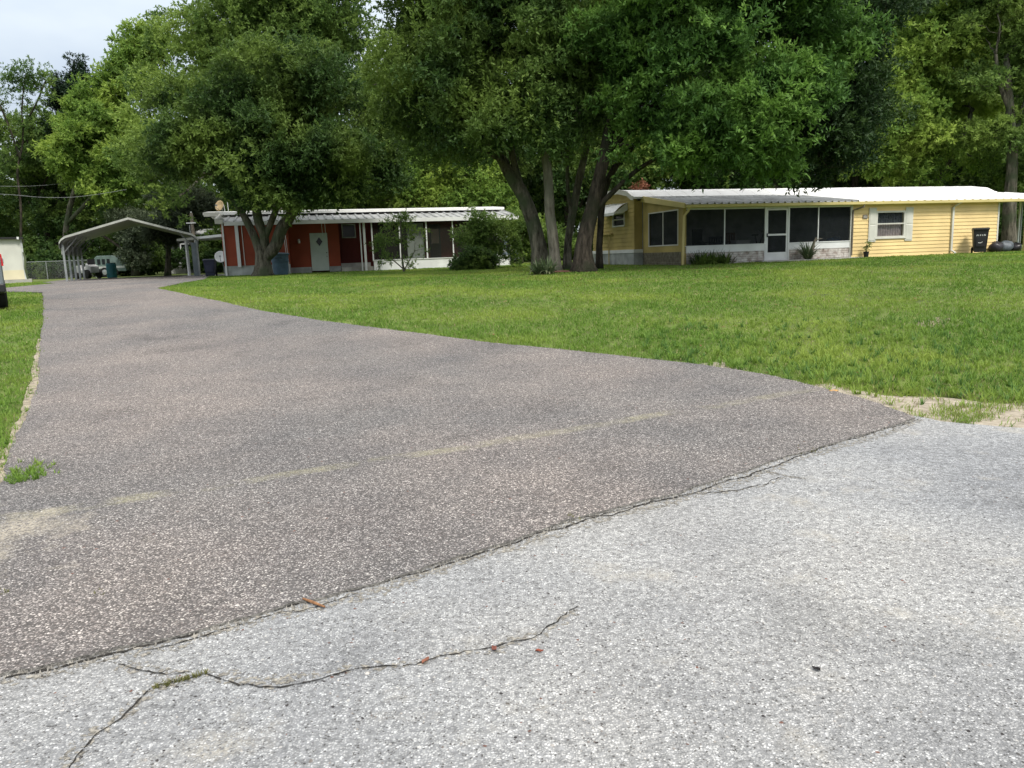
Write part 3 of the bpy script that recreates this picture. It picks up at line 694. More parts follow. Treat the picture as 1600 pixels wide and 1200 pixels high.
# main body behind the porch
mw = 3.46; gab = [(3.3, 2.78), (3.7, 2.97), (4.6, 3.12), (6.0, 3.15), (7.1, 3.07), (8.0, 2.92)]
ew = [H.at_u(958.5, 336, -.35), H.at_u(976.5, 352, -.35)]
ehole = (min(ew[0][0], ew[1][0]), max(ew[0][0], ew[1][0]), ew[1][1], ew[0][1])
part('wall', wallmesh(mw, 7.95, .62, 2.72, [ehole], Fu(-.35), .12, lap=.17), 'yellow_shaded', R0, label='yellow end wall in a darker shaded tone')
gb = MB(); gb.prism([(mw, 2.72), (7.95, 2.72), (7.95, 2.86)]+[(a, b-.06) for a, b in gab[::-1][1:-1]]+[(mw, 2.80)], -.35, -.24); gb.v = [v for v in gb.v]; part('wall', gb, 'yellow_shaded', R0)
part('wall', wallmesh(-.35, 0, .62, 2.60, [], Fw(mw), .12, lap=.17), 'yellow_shaded', R0)
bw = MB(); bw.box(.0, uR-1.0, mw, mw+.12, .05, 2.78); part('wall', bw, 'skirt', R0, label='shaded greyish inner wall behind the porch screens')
lapi = wallmesh(.0, uP, .1, 2.3, [], Fw(mw-.002), .001, lap=.17); part('siding', lapi, 'skirt', R0)
part('wall', MB().box(-.34, uR-1.0, 7.84, 7.96, .05, 2.85).box(uR-1.12, uR-1.0, mw+.13, 7.83, .05, 2.85), 'yellow_shaded', R0)
part('floor', MB().box(.02, uP, .14, mw-.01, 0.02, .16), 'concrete', R0)
sk = wallmesh(mw-.02, 7.97, -.15, .50, [], Fu(-.39), .05, rib=.14); part('skirting', sk, 'skirt', R0)
part('skirting', wallmesh(-.34, .0, -.15, .50, [], Fw(mw-.04), .05, rib=.14), 'skirt', R0)
part('skirting_cap', MB().box(-.425, -.352, mw-.06, 7.98, .50, .64).box(-.35, .0, mw-.07, mw-.03, .50, .64), 'white', R0)
# end window, awning
ewf = frame(ehole[0]-.04, ehole[1]+.04, ehole[2]-.04, ehole[3]+.04, Fu(-.35), .06, -.02, .05)
zm = (ehole[2]+ehole[3])/2; ewf.hexa([Fu(-.35)(*q) for q in ((ehole[0], .03, zm), (ehole[1], .03, zm), (ehole[1], -.02, zm), (ehole[0], -.02, zm), (ehole[0], .03, zm+.04), (ehole[1], .03, zm+.04), (ehole[1], -.02, zm+.04), (ehole[0], -.02, zm+.04))])
fo = part('window', ewf, 'offwhite', R0); part('pane', slab(ehole[0], ehole[1], ehole[2], ehole[3], Fu(-.35), -.06, -.03), 'glass', fo)
aw = MB(); a0, a1 = ehole[0]-.35, ehole[1]+.75; zt = ehole[3]+.42
n_ = 9; vs = []; fs = []
for k in range(n_+1):
    t = k/n_; x = -.37-.62*t; z = zt-.10*t-.30*t*t
    vs += [(x, a0, z), (x, a1, z), (x, a0, z-.015), (x, a1, z-.015)]
for k in range(n_):
    o = 4*k; fs += [(o, o+1, o+5, o+4), (o+2, o+6, o+7, o+3), (o, o+4, o+6, o+2), (o+1, o+3, o+7, o+5)]
fs += [(0, 2, 3, 1), (4*n_, 4*n_+1, 4*n_+3, 4*n_+2)]
aw.add(vs, fs)
for a in (a0, a1-.02): aw.prism([(-.38, zt-.01), (-.99, zt-.42), (-.99, zt-.46), (-.60, zt-.42), (-.38, zt-.30)], a, a+.02, axis=1)
aw.box(-1.0, -.98, a0, a1, zt-.50, zt-.39)
for k in range(7): aw.box(-.985, -.37, a0+(a1-a0)*(k+.5)/7-.008, a0+(a1-a0)*(k+.5)/7+.008, zt-.05, zt-.03)
part('awning', aw, 'white', R0)
pp = MB(); w1, z1_ = H.at_u(944, 366, -.36); w2, _z = H.at_u(955, 400, -.36)
pp.box(-.52, -.38, w2-.3, w1+.1, z1_-.05, z1_).tube([(-.47, w2, z1_-.05), (-.47, w2, 0)], .025, 8)
part('utility_shelf', pp, 'yellow_shaded', R0)
# porch end wall
ph = (H.at_u(1060, 360, 0)[0], H.at_u(1013.6, 360, 0)[0]); ph = (min(ph), max(ph))
zs0, zs1 = .72, 2.06
part('wall', wallmesh(0.06, mw-.08, .48, 2.12, [(ph[0], ph[1], zs0, zs1)], Fu(0), .08), 'yellow_shaded', R0, label='porch end wall in the same shaded yellow tone')
gp = MB(); gp.prism([(0.1, 2.12), (mw-.08, 2.12), (mw-.08, 2.60), (.3, 2.12)], 0, .07); part('wall', gp, 'yellow_shaded', R0)
ff = frame(ph[0], ph[1], zs0, zs1, Fu(0), .045, -.03, .02); mid = H.at_u(1036, 360, 0)[0]; ff.box(-.015, .02, mid-.02, mid+.02, zs0+.045, zs1-.045)
fo = part('window', ff, 'offwhite', R0); part('screen_panel', slab(ph[0]+.045, ph[1]-.045, zs0+.045, zs1-.045, Fu(0), -.02, -.012), 'screen', fo)
part('foundation', blocks(.0, mw-.1, -.12, .48, Fu(0), seed=2), 'brick_grey', R0, label='weathered grey stone block footing')
part('foundation', blocks(.13, u_(1197)-.04, -.12, .42, Fw(0), .38, .085, seed=3), 'brick_white', R0, label='whitewashed block footing left of the screen door')
part('foundation', blocks(u_(1230)+.06, uP-.03, -.12, .42, Fw(0), .38, .085, seed=4), 'brick_white', R0, label='whitewashed block footing right of the screen door, reddish near its end')
part('mortar_bed', MB().box(.02, .11, .1, mw-.12, -.1, .47).box(.14, u_(1197)-.05, .02, .11, -.1, .41).box(u_(1230)+.08, uP-.04, .02, .11, -.1, .41), 'mortar', R0)
part('sill_panel', MB().box(.07, u_(1197)-.03, -.02, .06, .42, .66).box(.07, u_(1197)-.03, -.045, .07, .66, .69), 'white', R0)
part('sill_panel', MB().box(u_(1230)+.04, uP-.02, -.02, .06, .42, .66).box(u_(1230)+.04, uP-.02, -.045, .07, .66, .69), 'white', R0)
part('corner_post', MB().box(-.02, .12, -.02, .12, -.1, 2.08), 'yellow_shaded', R0)
for px, w2_ in ((1132, .022), (1278, .022)):
    a = u_(px); part('screen_post', MB().box(a-w2_, a+w2_, -.01, .045, .69, 2.06), 'white', R0)
dl, dr = u_(1197), u_(1230)
for a in (dl-.045, dr+.045): part('door_post', MB().box(a-.035, a+.035, -.03, .06, 0, 2.08), 'white', R0)
part('header', MB().box(.1, uP, .0, .06, 2.00, 2.08), 'white', R0)
for (a, b) in ((.13, u_(1132)-.022), (u_(1132)+.022, dl-.08), (dr+.08, u_(1278)-.022), (u_(1278)+.022, uP-.02)):
    part('screen_panel', MB().box(a, b, .012, .018, .69, 2.0), 'screen', R0)
df = frame(dl, dr, .03, 1.99, Fw(0), .065, -.02, .02); df.box(dl+.065, dr-.065, -.02, .02, .97, 1.04); df.box(dl+.065, dr-.065, -.012, .015, .095, .34)
do = part('door', df, 'white', R0)
part('screen_panel', MB().box(dl+.065, dr-.065, 0, .006, .34, .97), 'screen', do); part('screen_panel', MB().box(dl+.065, dr-.065, 0, .006, 1.04, 1.925), 'screen', do)
part('handle', MB().box(dl+.015, dl+.04, -.06, -.02, .92, 1.06), 'black', do)
part('step', MB().box(dl-.5, uP+.2, -.55, -.05, -.12, .035), 'concrete', R0)
# eaves, gutter, roofs
gu = MB(); gu.prism([(-.30, 2.05), (-.36, 2.07), (-.37, 2.165), (-.30, 2.165)], -.05, uR+.2); gu.box(-.04, uR+.19, -.298, -.27, 2.05, 2.18)
part('gutter', gu, 'yellow_trim', R0)
part('soffit', MB().box(.0, uW, -.268, -.0015, 2.07, 2.09), 'yellow_trim', R0)
part('fascia', MB().prism([(-.27, 2.05), (mw-.1, 2.54), (mw-.1, 2.78), (-.27, 2.235)], -.10, -.045), 'yellow_trim', R0)
part('roof', corr(-.04, uP+.1, -.33, 2.19, mw+.1, 2.72), 'roofgrey', R0, label='grey ribbed metal roof over the screened porch')
part('roof', corr(uP+.1, uR+.15, -.33, 2.19, mw+.1, 2.72, pitch=.4, h=.02), 'roofwhite', R0, label='white coated metal roof over the right half')
top = MB(); pr = [(a, b) for a, b in gab]; pr2 = [(a, b-.09) for a, b in gab[::-1]]
top.prism([(3.15, 2.74)]+pr+[(8.2, 2.86)]+[(8.2, 2.80)]+pr2+[(3.15, 2.66)], -.55, uR-.95)
for k in range(24):
    a = -.4+k*.8; 
    if a < uR-1.1: top.prism([(3.2, 2.768)]+[(p, q+.008) for p, q in gab]+[(p, q-.01) for p, q in gab[::-1]]+[(3.2, 2.73)], a, a+.03)
part('roof', top, 'roofwhite', R0, label='glaring white bowed main roof')
tr = MB(); tr.prism([(3.1, 2.76)]+[(p, q+.035) for p, q in gab]+[(8.22, 2.88), (8.22, 2.70)]+[(p, q-.16) for p, q in gab[::-1]]+[(3.1, 2.60)], -.585, -.552); part('fascia', tr, 'offwhite', R0)
ds = MB(); a = u_(1485); ds.box(a-.045, a+.045, -.10, -.03, .12, 1.90).hexa([(a-.045, -.10, 1.90), (a+.045, -.10, 1.90), (a+.045, -.03, 1.90), (a-.045, -.03, 1.90), (a+.06, -.33, 2.06), (a+.17, -.33, 2.06), (a+.17, -.27, 2.06), (a+.06, -.27, 2.06)])
ds.box(a+.055, a+.175, -.345, -.28, 2.055, 2.10).hexa([(a-.05, -.28, .02), (a+.05, -.28, .02), (a+.05, -.28, .08), (a-.05, -.28, .08), (a-.045, -.11, .12), (a+.045, -.11, .12), (a+.045, -.03, .20), (a-.045, -.03, .20)])
part('downspout', ds, 'offwhite', R0)
ds = MB(); ds.tube([(.10, -.30, 2.08), (.09, -.22, 1.95), (-.0, -.08, 1.78), (-.03, -.075, 1.0), (-.04, -.075, .0)], .045, 8); part('downspout', ds, 'yellow_trim', R0)
ds = MB(); a = u_(1340); ds.tube([(a, -.31, 2.10), (a, -.30, 1.98), (a-.16, -.10, 1.90), (a-.30, -.06, 1.86), (a-.31, -.06, .1)], .035, 8); part('downspout', ds, 'wood', R0, label='thin brown drain pipe beside the porch corner')
# front window with shutters
wf = frame(win[0]-.03, win[1]+.03, win[2]-.05, win[3]+.03, Fw(0), .07, -.03, .045); zm = win[2]+.50
wf.box(win[0]+.04, win[1]-.04, -.035, .02, zm-.02, zm+.03).box(win[0]-.08, win[1]+.08, -.07, -.0, win[2]-.09, win[2]-.05)
wo = part('window', wf, 'offwhite', R0)
part('pane', MB().box(win[0]+.03, win[1]-.03, .03, .036, win[2], win[3]), screenmat('window_pane', (.02, .025, .03), .25), wo)
def curtain(a0, a1, z0, z1, w, seed, mt, par):
    rg = np.random.default_rng(seed); mb = MB(); n = 60; vs = []
    for i in range(n+1):
        t = i/n; a = a0+(a1-a0)*t; o = .025*sin(t*70+rg.uniform(-.4, .4)); vs += [(a, w+o, z0), (a, w+o, z1)]
    return part('curtain', mb.add(vs, [(2*i, 2*i+2, 2*i+3, 2*i+1) for i in range(n)]), mt, par)
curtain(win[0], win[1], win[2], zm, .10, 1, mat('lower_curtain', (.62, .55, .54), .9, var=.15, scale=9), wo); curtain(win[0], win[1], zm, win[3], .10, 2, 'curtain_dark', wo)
for a, b in ((u_(1355.5), u_(1367)), (u_(1412.5), u_(1424))):
    s_ = MB().box(a, b, -.05, -.027, .61, 1.94)
    for r, q in ((.67, 1.24), (1.31, 1.88)): s_.add([(a+.05, -.062, r), (b-.05, -.062, r), (b-.05, -.062, q), (a+.05, -.062, q), (a+.03, -.05, r-.02), (b-.03, -.05, r-.02), (b-.03, -.05, q+.02), (a+.03, -.05, q+.02)], [(0,1,2,3),(4,5,1,0),(5,6,2,1),(6,7,3,2),(7,4,0,3)])
    part('shutter', s_, 'offwhite', R0)
a, b = u_(1346), u_(1353.5)
pl = part('number_plaque', MB().box(a, b, -.045, -.03, 1.52, 1.68), 'wood', R0)
dg = MB(); cx = a+.03     # three small pale numerals, too small in the photo to tell apart
for k in range(3):
    x = cx+k*.055
    dg.box(x, x+.035, -.050, -.0455, 1.637, 1.643).box(x, x+.035, -.050, -.0455, 1.597, 1.603).box(x, x+.035, -.050, -.0455, 1.557, 1.563).box(x+.025, x+.035, -.050, -.0455, 1.566, 1.634)
part('numerals', dg, 'white', pl)
# right hand carport posts of the house
for px, w2_, r_, mt_ in ((1597, 0, .05, 'yellow_trim'), (1589, .9, .022, 'steel'), (1586, 1.5, .03, 'white')):
    a = u_(px, 370, w2_); part('carport_post', MB().box(a-r_, a+r_, w2_-r_-.15, w2_+r_-.15, -.05, 2.14), mt_, R0)

# things in and around the yellow home
def make_bin(name, label, loc, rz, mt, h=1.08, w_=.60, d_=.70, deco=None, group=None):
    t = thing(name, label, 'bin', loc, rz, group)
    b = MB(); b.hexa([(-w_*.38, -d_*.36, .04), (w_*.38, -d_*.36, .04), (w_*.38, d_*.30, .12), (-w_*.38, d_*.30, .12), (-w_*.48, -d_*.46, h*.9), (w_*.48, -d_*.46, h*.9), (w_*.48, d_*.46, h*.9), (-w_*.48, d_*.46, h*.9)])
    b.box(-w_*.5, w_*.5, -d_*.49, d_*.49, h*.87, h*.905); b.box(-w_*.30, w_*.30, -d_*.44, -d_*.40, h*.25, h*.62)
    part('body', b, mt, t, bevel=.018)
    l_ = MB(); n = 7; vs = []
    for i in range(n+1):
        s_ = i/n; y = -d_*.52+d_*1.04*s_; z = h*.915+.075*sin(pi*min(1, s_*1.15+.05))*1.0
        vs += [(-w_*.52, y, z), (w_*.52, y, z), (-w_*.52, y, h*.908), (w_*.52, y, h*.908)]
    fs = []
    for i in range(n): o = 4*i; fs += [(o, o+1, o+5, o+4), (o+2, o+6, o+7, o+3), (o, o+4, o+6, o+2), (o+1, o+3, o+7, o+5)]
    fs += [(0, 2, 3, 1), (4*n, 4*n+1, 4*n+3, 4*n+2)]
    part('lid', l_.add(vs, fs), mt, t)
    for s_ in (-1, 1): part('wheel', MB().lathe([(.10, -.03), (.125, -.02), (.125, .02), (.10, .03)], (s_*w_*.42, d_*.34, .125), 16, 0), 'rubber', t)
    part('handle', MB().tube([(-w_*.4, d_*.5, h*.86), (-w_*.4, d_*.58, h*.9), (w_*.4, d_*.58, h*.9), (w_*.4, d_*.5, h*.86)], .016, 8), mt, t)
    if deco: deco(t, w_, d_, h)
    return t
def deco_white(t, w_, d_, h):
    mb = MB(); y = -d_*.47
    def yy(z): return -d_*(.36+.10*(z/(h*.9)))-.006
    xs_ = [-.16, -.10, -.04, .03, .09, .14]
    for i, x in enumerate(xs_):
        z0, z1 = h*.66, h*.72
        q = [(x, z0), (x+.022, z0), (x+.03*(.4 if i % 2 else 1)+.012, z1), (x+.008, z1)]
        mb.add([(a, yy(b), b) for a, b in q], [(0, 1, 2, 3)])
    part('lettering', mb, 'white', t); mb = MB()
    for i in range(8):
        a, b = -.09+i*.02, -.09+(i+1)*.02; za, zb = h*.40-.03*sin(pi*i/8)+i*.004, h*.40-.03*sin(pi*(i+1)/8)+(i+1)*.004
        mb.add([(a, yy(za)-.025, za), (b, yy(zb)-.025, zb), (b, yy(zb)-.025, zb+.022), (a, yy(za)-.025, za+.022)], [(0, 1, 2, 3)])
    part('logo', mb, 'white', t)
p = H.world(u_(1531, 375, -.65), -.65); make_bin('wheeled_bin', 'black wheeled rubbish bin with white marks against the yellow wall', (p[0], p[1], gz(*p[:2])+.0), rad(-24), 'black', 1.04, .56, .62, deco_white)
# bags and a wheelbarrow-like heap under the carport
def blob(c, r, seed, n=14, m_=9):
    rg = np.random.default_rng(seed); mb = MB(); ph = rg.uniform(0, 6, 4); vs = []
    for i in range(m_+1):
        th = pi*i/m_
        for j in range(n):
            q = 2*pi*j/n; k = 1+.14*sin(3*q+ph[0]+th*2)+.10*sin(5*q+ph[1])*sin(th)+.06*rg.uniform(-1, 1)
            vs.append((c[0]+r[0]*k*sin(th)*cos(q), c[1]+r[1]*k*sin(th)*sin(q), max(c[2]+r[2]*k*cos(th), .01)))
    fs = [(i*n+j, (i+1)*n+j, (i+1)*n+(j+1) % n, i*n+(j+1) % n) for i in range(m_) for j in range(n)]
    return mb.add(vs, fs)
M['bag'] = mat('black_bag_plastic', (.03, .028, .032), .28, var=.1, scale=9, bump=.5, bscale=12)
M['tarp'] = mat('grey_tarp', (.13, .15, .17), .5, var=.25, scale=6, bump=.5, bscale=9)
for px, py, r, mt_, nm, lb, w2_ in ((1556, 389, (.26, .24, .24), 'bag', 'rubbish_bag', 'glossy black rubbish bag slumped beside the black wheeled bin', -.2), (1570, 388, (.34, .28, .25), 'tarp', 'tarp_bundle', 'grey tarpaulin bundle lying under the carport roof', .3),
                            (1586, 390, (.26, .25, .20), 'bag', 'rubbish_bag', 'small dark bag at the foot of the thin carport posts', .2)):
    p = H.world(u_(px, 385, w2_), w2_); o = part(nm, blob((0, 0, r[2]*.8), r, int(px)), mt_, smooth=True); o.location = (p[0], p[1], gz(*p[:2])-.01); tag(o, lb, 'bag' if 'bag' in nm else 'bundle')
# plants at the foot of the wall
def straps(n, L, W, seed, up=.8, base_r=.06, fold=.6, arch=1.0):
    rg = np.random.default_rng(seed); mb = MB()
    for k in range(n):
        q = rg.uniform(0, 2*pi); e = rg.uniform(.15, 1.)*up; l_ = L*rg.uniform(.6, 1.1); c, s_ = cos(q), sin(q); o = len(mb.v); m_ = 6
        b = (c*base_r*rg.random(), s_*base_r*rg.random())
        for i in range(m_+1):
            t = i/m_; el = pi/2*(1-e*.55)-arch*t*t*e*1.3; 
            if i == 0: px, pz = 0, 0
            else: px += cos(el)*l_/m_; pz += sin(el)*l_/m_
            wd = W*(1-t**2.2)*.5+.001
            mb.v += [(b[0]+c*px-s_*wd, b[1]+s_*px+c*wd, max(pz, .01)), (b[0]+c*px+s_*wd, b[1]+s_*px-c*wd, max(pz, .01))]
        mb.f += [(o+2*i, o+2*i+1, o+2*i+3, o+2*i+2) for i in range(m_)]
    return mb
p = H.world(u_(1251), -.45); y_ = thing('yucca_plant', 'spiky grey green yucca growing right of the screen door', 'plant', (p[0], p[1], gz(*p[:2])))
part('leaves', straps(70, .95, .055, 3, 1.0), 'leaf_strap', y_); part('stem', MB().tube([(0, 0, -.05), (.01, 0, .2)], [.07, .05], 8), 'bark', y_)
p = H.world(u_(1262), -.30); c_ = thing('dead_cane', 'bare leaning grey stem with one short side arm behind the yucca', 'plant', (p[0], p[1], gz(*p[:2])))
part('stem', MB().tube([(-.05, 0, -.05), (0, 0, .35), (.06, 0, .66), (.14, 0, .86)], [.06, .055, .05, .03], 8).tube([(.08, 0, .72), (.25, -.03, .80), (.38, 0, .80)], [.02, .018, .01], 6), 'wood', c_)
p = H.world(u_(1346), -.30); t_ = thing('potted_plant', 'thin leafy seedling in a small black pot by the yellow wall', 'potted plant', (p[0], p[1], gz(*p[:2])+.02))
part('pot', MB().lathe([(.08, 0), (.11, .20), (.12, .20), (.12, .22), (.095, .22), (.09, .19)], n=14), 'black', t_)
lf, _ = leaves('leaves', [((0, 0, .45), (.13, .13, .16))], 130, .09, .03, 9, clump=.06, per=20, parent=t_, mt='leaf_mid', twig=.06); part('stem', MB().tube([(0, 0, .18), (.01, 0, .4), (.03, 0, .62)], [.008, .006, .004], 6), 'bark', t_)
def clumpplant(name, label, u, w2_, n, L, seed, sz, total, mt_='leaf_oakdark'):
    p = H.world(u, w2_); t = thing(name, label, 'plant', (p[0], p[1], gz(*p[:2])))
    part('leaves', straps(n, L, .045, seed, 1.2, sz), mt_, t); return t
lbs = ['leftmost of three dark clumps of lily leaves under the porch', 'middle clump of the dark lily leaves under the porch', 'rightmost of three dark clumps of lily leaves under the porch']
for k, px in enumerate((1085, 1102, 1121)):
    clumpplant('lily_clump', lbs[k], u_(px, 405), -.45, 150, .62-.1*(k == 2), 40+k, .35, 0)['group'] = 'lily clumps along the porch footing'

# furniture behind the screens
def chair(t, mt_, back=1.0, slats=5, arms=True):
    part('seat', MB().box(-.26, .26, -.25, .25, .40, .45), mt_, t)
    b = MB(); 
    for k in range(slats): x = -.24+.48*k/(slats-1); b.box(x-.03, x+.03, .21, .245, .45, back)
    b.box(-.28, .28, .205, .25, back-.06, back+.02); part('backrest', b, mt_, t)
    for x in (-.24, .24):
        for y in (-.22, .22): part('leg', MB().box(x-.025, x+.025, y-.025, y+.025, 0, .40), mt_, t)
        if arms: part('armrest', MB().box(x-.035, x+.035, -.26, .21, .62, .66).box(x-.02, x+.02, -.24, -.20, .45, .62), mt_, t)
def inside(px, w2_): p = H.world(u_(px, 375, w2_), w2_); return (p[0], p[1], H.O[2]+.16)
t = thing('armchair', 'bulky black armchair behind the leftmost front porch screen', 'chair', inside(1096, 1.5), H.a+.3); chair(t, 'black', 1.15, 7)
part('cushion', blob((0, .05, .55), (.26, .2, .16), 5), 'black', t, smooth=True)
t = thing('armchair', 'low dark rounded armchair left of the wooden chair on the porch', 'chair', inside(1121, 1.3), H.a-.2); chair(t, 'navy', .85, 6); part('cushion', blob((0, .0, .5), (.27, .25, .13), 6), 'navy', t, smooth=True)
t = thing('slatted_chair', 'reddish brown slatted wooden chair behind the porch screen', 'chair', inside(1146, 1.1), H.a+.2); chair(t, 'brownwood', .98, 5)
t = thing('side_table', 'low dark table carrying the white box on the porch', 'table', inside(1157, .7), H.a)
part('table_top', MB().box(-.35, .35, -.22, .22, .42, .45), 'wood', t)
for x in (-.32, .32):
    for y in (-.19, .19): part('leg', MB().box(x-.02, x+.02, y-.02, y+.02, 0, .42), 'wood', t)
p = inside(1157, .7); o = part('storage_box', MB().box(-.30, .30, -.18, .18, 0, .20).box(-.32, .32, -.2, .2, .20, .235), 'white', bevel=.01); o.location = (p[0], p[1], p[2]+.45); o.rotation_euler.z = H.a; tag(o, 'white lidded box on the low table behind the porch screen', 'box')
t = thing('exercise_bike', 'dark exercise bike left of the screen door on the porch', 'exercise bike', inside(1184, 1.0), H.a)
part('frame', MB().tube([(-.4, 0, .05), (0, 0, .35), (.35, 0, .06)], .025, 8).tube([(0, 0, .3), (-.12, 0, .85)], .022, 8).tube([(.02, 0, .35), (.28, 0, 1.0)], .022, 8), 'black', t)
part('saddle', MB().box(-.24, -.02, -.07, .07, .85, .90), 'black', t); part('handlebar', MB().tube([(.20, -.22, 1.05), (.28, 0, 1.0), (.20, .22, 1.05)], .018, 8), 'navy', t)
part('flywheel', MB().lathe([(.05, -.03), (.2, -.03), (.2, .03), (.05, .03)], (.12, 0, .28), 20, 1), 'steel', t)
t = thing('folding_chair', 'pale folding chair behind the screen over the blue cloth', 'chair', inside(1304, 1.2), H.a-.3); chair(t, 'skirt', .9, 4, False)
o = part('blue_towel', blob((0, 0, .12), (.30, .18, .12), 8), 'bluecloth', smooth=True); p = inside(1304, 1.2); o.location = (p[0], p[1], p[2]+.46); tag(o, 'crumpled bright blue cloth on the chair behind the right screen', 'cloth')
t = thing('wooden_stool', 'low brown stool behind the screen right of the door', 'stool', inside(1262, 1.2), H.a); part('seat', MB().lathe([(.2, .5), (.22, .52), (.22, .55), (.2, .56)], n=18), 'brownwood', t)
for k in range(3): q = 2*pi*k/3; part('leg', MB().tube([(cos(q)*.12, sin(q)*.12, .5), (cos(q)*.2, sin(q)*.2, 0)], .018, 6), 'brownwood', t)

# small meter post left of the yellow home
p = at(936.5, 415, 33); t = thing('meter_post', 'short dark post with a reddish cap beside the yellow end wall', 'post', (p[0], p[1], gz(p[0], p[1])))
part('post', MB().box(-.06, .06, -.06, .06, -.1, .62), 'wood', t); part('cap', MB().box(-.09, .09, -.08, .08, .62, .82), 'brownwood', t, bevel=.01); part('gauge', MB().lathe([(.05, -.09), (.05, -.11)], (0, 0, .52), 12, 1), 'white', t)

# ------------------------------------------------------------------ red house
H2 = House('red_house', 'low barn red house with a white edged roof and long screened porch', 'house', (-14.64, 40.3, .95), 14.86)
R2 = H2.root; v_ = lambda px, py=390, w=0: H2.at_w(px, py, w)[0]; vz = lambda px, py, w=0: H2.at_w(px, py, w)[1]
ua = v_(452); ub = v_(531, 390, 1.0)
part('wall', wallmesh(0, ua, .48, 2.62, [], Fw(0), .12, rib=.14), 'red', R2, label='barn red vertical panelled front bay')
part('skirting', wallmesh(.0, ua, -.15, .48, [], Fw(.03), .06, rib=.2), 'skirt', R2)
part('wall', wallmesh(.12, 7.2, .0, 2.9, [], Fu(0), .12), 'skirt', R2, label='pale grey left end wall')
part('wall', MB().box(ua-.12, ua-.002, .125, 1.0, 0, 2.62), 'red', R2)
d0, d1 = v_(486, 400, 1.0), v_(513.5, 400, 1.0)
part('wall', wallmesh(ua-.1, ub, .28, 2.7, [(d0, d1, .1, 2.10)], Fw(1.0), .12, rib=.3), 'red', R2, label='recessed red wall around the pale green door')
part('skirting', wallmesh(ua-.1, d0-.02, -.1, .28, [], Fw(1.0), .08), 'skirt', R2); part('skirting', wallmesh(d1+.02, ub, -.1, .28, [], Fw(1.0), .08), 'skirt', R2)
cx, cz = (d0+d1)/2+.02, 1.62; dd_ = MB()
dv = part('door', MB().box(d0+.005, d1-.005, .97, 1.02, .06, 2.08), 'palegreen', R2, bevel=.004)
part('door_window', MB().add([(cx, .955, cz-.24), (cx+.17, .955, cz), (cx, .955, cz+.24), (cx-.17, .955, cz), (cx, .98, cz-.24), (cx+.17, .98, cz), (cx, .98, cz+.24), (cx-.17, .98, cz)], [(0,1,2,3),(0,4,5,1),(1,5,6,2),(2,6,7,3),(3,7,4,0)]), 'glass', dv)
part('handle', MB().lathe([(.015, .97), (.03, .93), (.03, .90), (.01, .89)], (d1-.09, 0, 1.02), 12, 1), 'black', dv); part('lock', MB().lathe([(.012, .97), (.022, .94), (.01, .93)], (d1-.09, 0, .82), 12, 1), 'black', dv)
a = v_(467, 376, 1.0); zl = vz(467, 376, 1.0); part('wall_lamp', MB().box(a-.05, a+.05, .92, .97, zl-.08, zl+.08).lathe([(.03, .03), (.07, 0), (.06, -.14), (.02, -.16)], (a, .87, zl), 10), 'white', R2)
ud = v_(580, 390, 1.6)
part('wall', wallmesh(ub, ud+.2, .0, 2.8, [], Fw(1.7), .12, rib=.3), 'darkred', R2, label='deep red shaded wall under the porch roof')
part('knee_wall', MB().box(ub+.02, v_(580), .9, 1.0, -.1, .42), 'concrete', R2)
ww = (v_(533, 350, 1.66), v_(555, 350, 1.66)); wz = (vz(544, 372, 1.66), vz(544, 350, 1.66))
wo = part('window', frame(ww[0], ww[1], wz[0], wz[1], Fw(1.7), .06, -.02, .05), 'skirt', R2); part('pane', MB().box(ww[0]+.06, ww[1]-.06, 1.655, 1.665, wz[0]+.06, wz[1]-.06), 'glass', wo)
# posts and porch
for px, r_, mt_ in ((564, .03, 'white'), (570, .06, 'white'), (582, .035, 'white'), (625, .03, 'white'), (667, .035, 'white'), (708, .03, 'white'), (748, .03, 'white'), (777, .03, 'white')):
    a = v_(px, 380, 0); part('porch_post', MB().box(a-r_, a+r_, -.06+r_, .04+r_, -.05 if px < 575 else .47, 2.52), mt_, R2)
ue = v_(797)
part('knee_wall', MB().box(v_(583), ue, -.01, .09, -.15, .50).box(v_(583)-.01, ue+.01, -.05, .11, .50, .54), 'white', R2, label='long low white wall under the porch screens')
for a, b in ((583, 625), (625, 667), (667, 708), (708, 748), (748, 777)):
    a_, b_ = v_(a)+.035, v_(b)-.035; part('screen_panel', MB().box(a_, b_, .035, .04, .54, 2.52), 'screen_red', R2)
part('screen_panel', MB().box(v_(777)+.035, ue-.02, .035, .04, .54, 2.52), 'screen_red', R2)
part('porch_floor', MB().box(ub, ue-.02, .12, 3.18, -.05, .2), 'concrete', R2)
bw_ = 3.2
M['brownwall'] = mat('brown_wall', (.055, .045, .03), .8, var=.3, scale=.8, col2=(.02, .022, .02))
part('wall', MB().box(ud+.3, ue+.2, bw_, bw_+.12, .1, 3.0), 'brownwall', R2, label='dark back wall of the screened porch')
a, b = v_(637, 390, .35), v_(663, 390, .35); part('panel', MB().box(a, b, .33, .37, .2, 2.45), 'palegreen', R2, label='pale green board leaning inside the porch')
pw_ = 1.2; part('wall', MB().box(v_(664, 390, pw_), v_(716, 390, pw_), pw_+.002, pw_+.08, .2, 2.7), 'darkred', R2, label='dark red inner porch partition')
a, b = v_(672, 390, pw_), v_(689, 390, pw_); dz = part('door', MB().box(a, b, pw_-.05, pw_-.002, .22, 2.4), 'black', R2, label='dark inner porch door with an upper light')
part('pane', MB().box(a+.10, b-.10, pw_-.056, pw_-.051, 1.35, 2.15), mat('pinkish_blind', (.45, .33, .28), .8), dz)
part('wall', MB().box(0.13, ue+.2, 7.0, 7.12, 0, 3.1).box(ue+.1, ue+.2, bw_+.13, 6.99, 0, 3.1), 'red', R2)
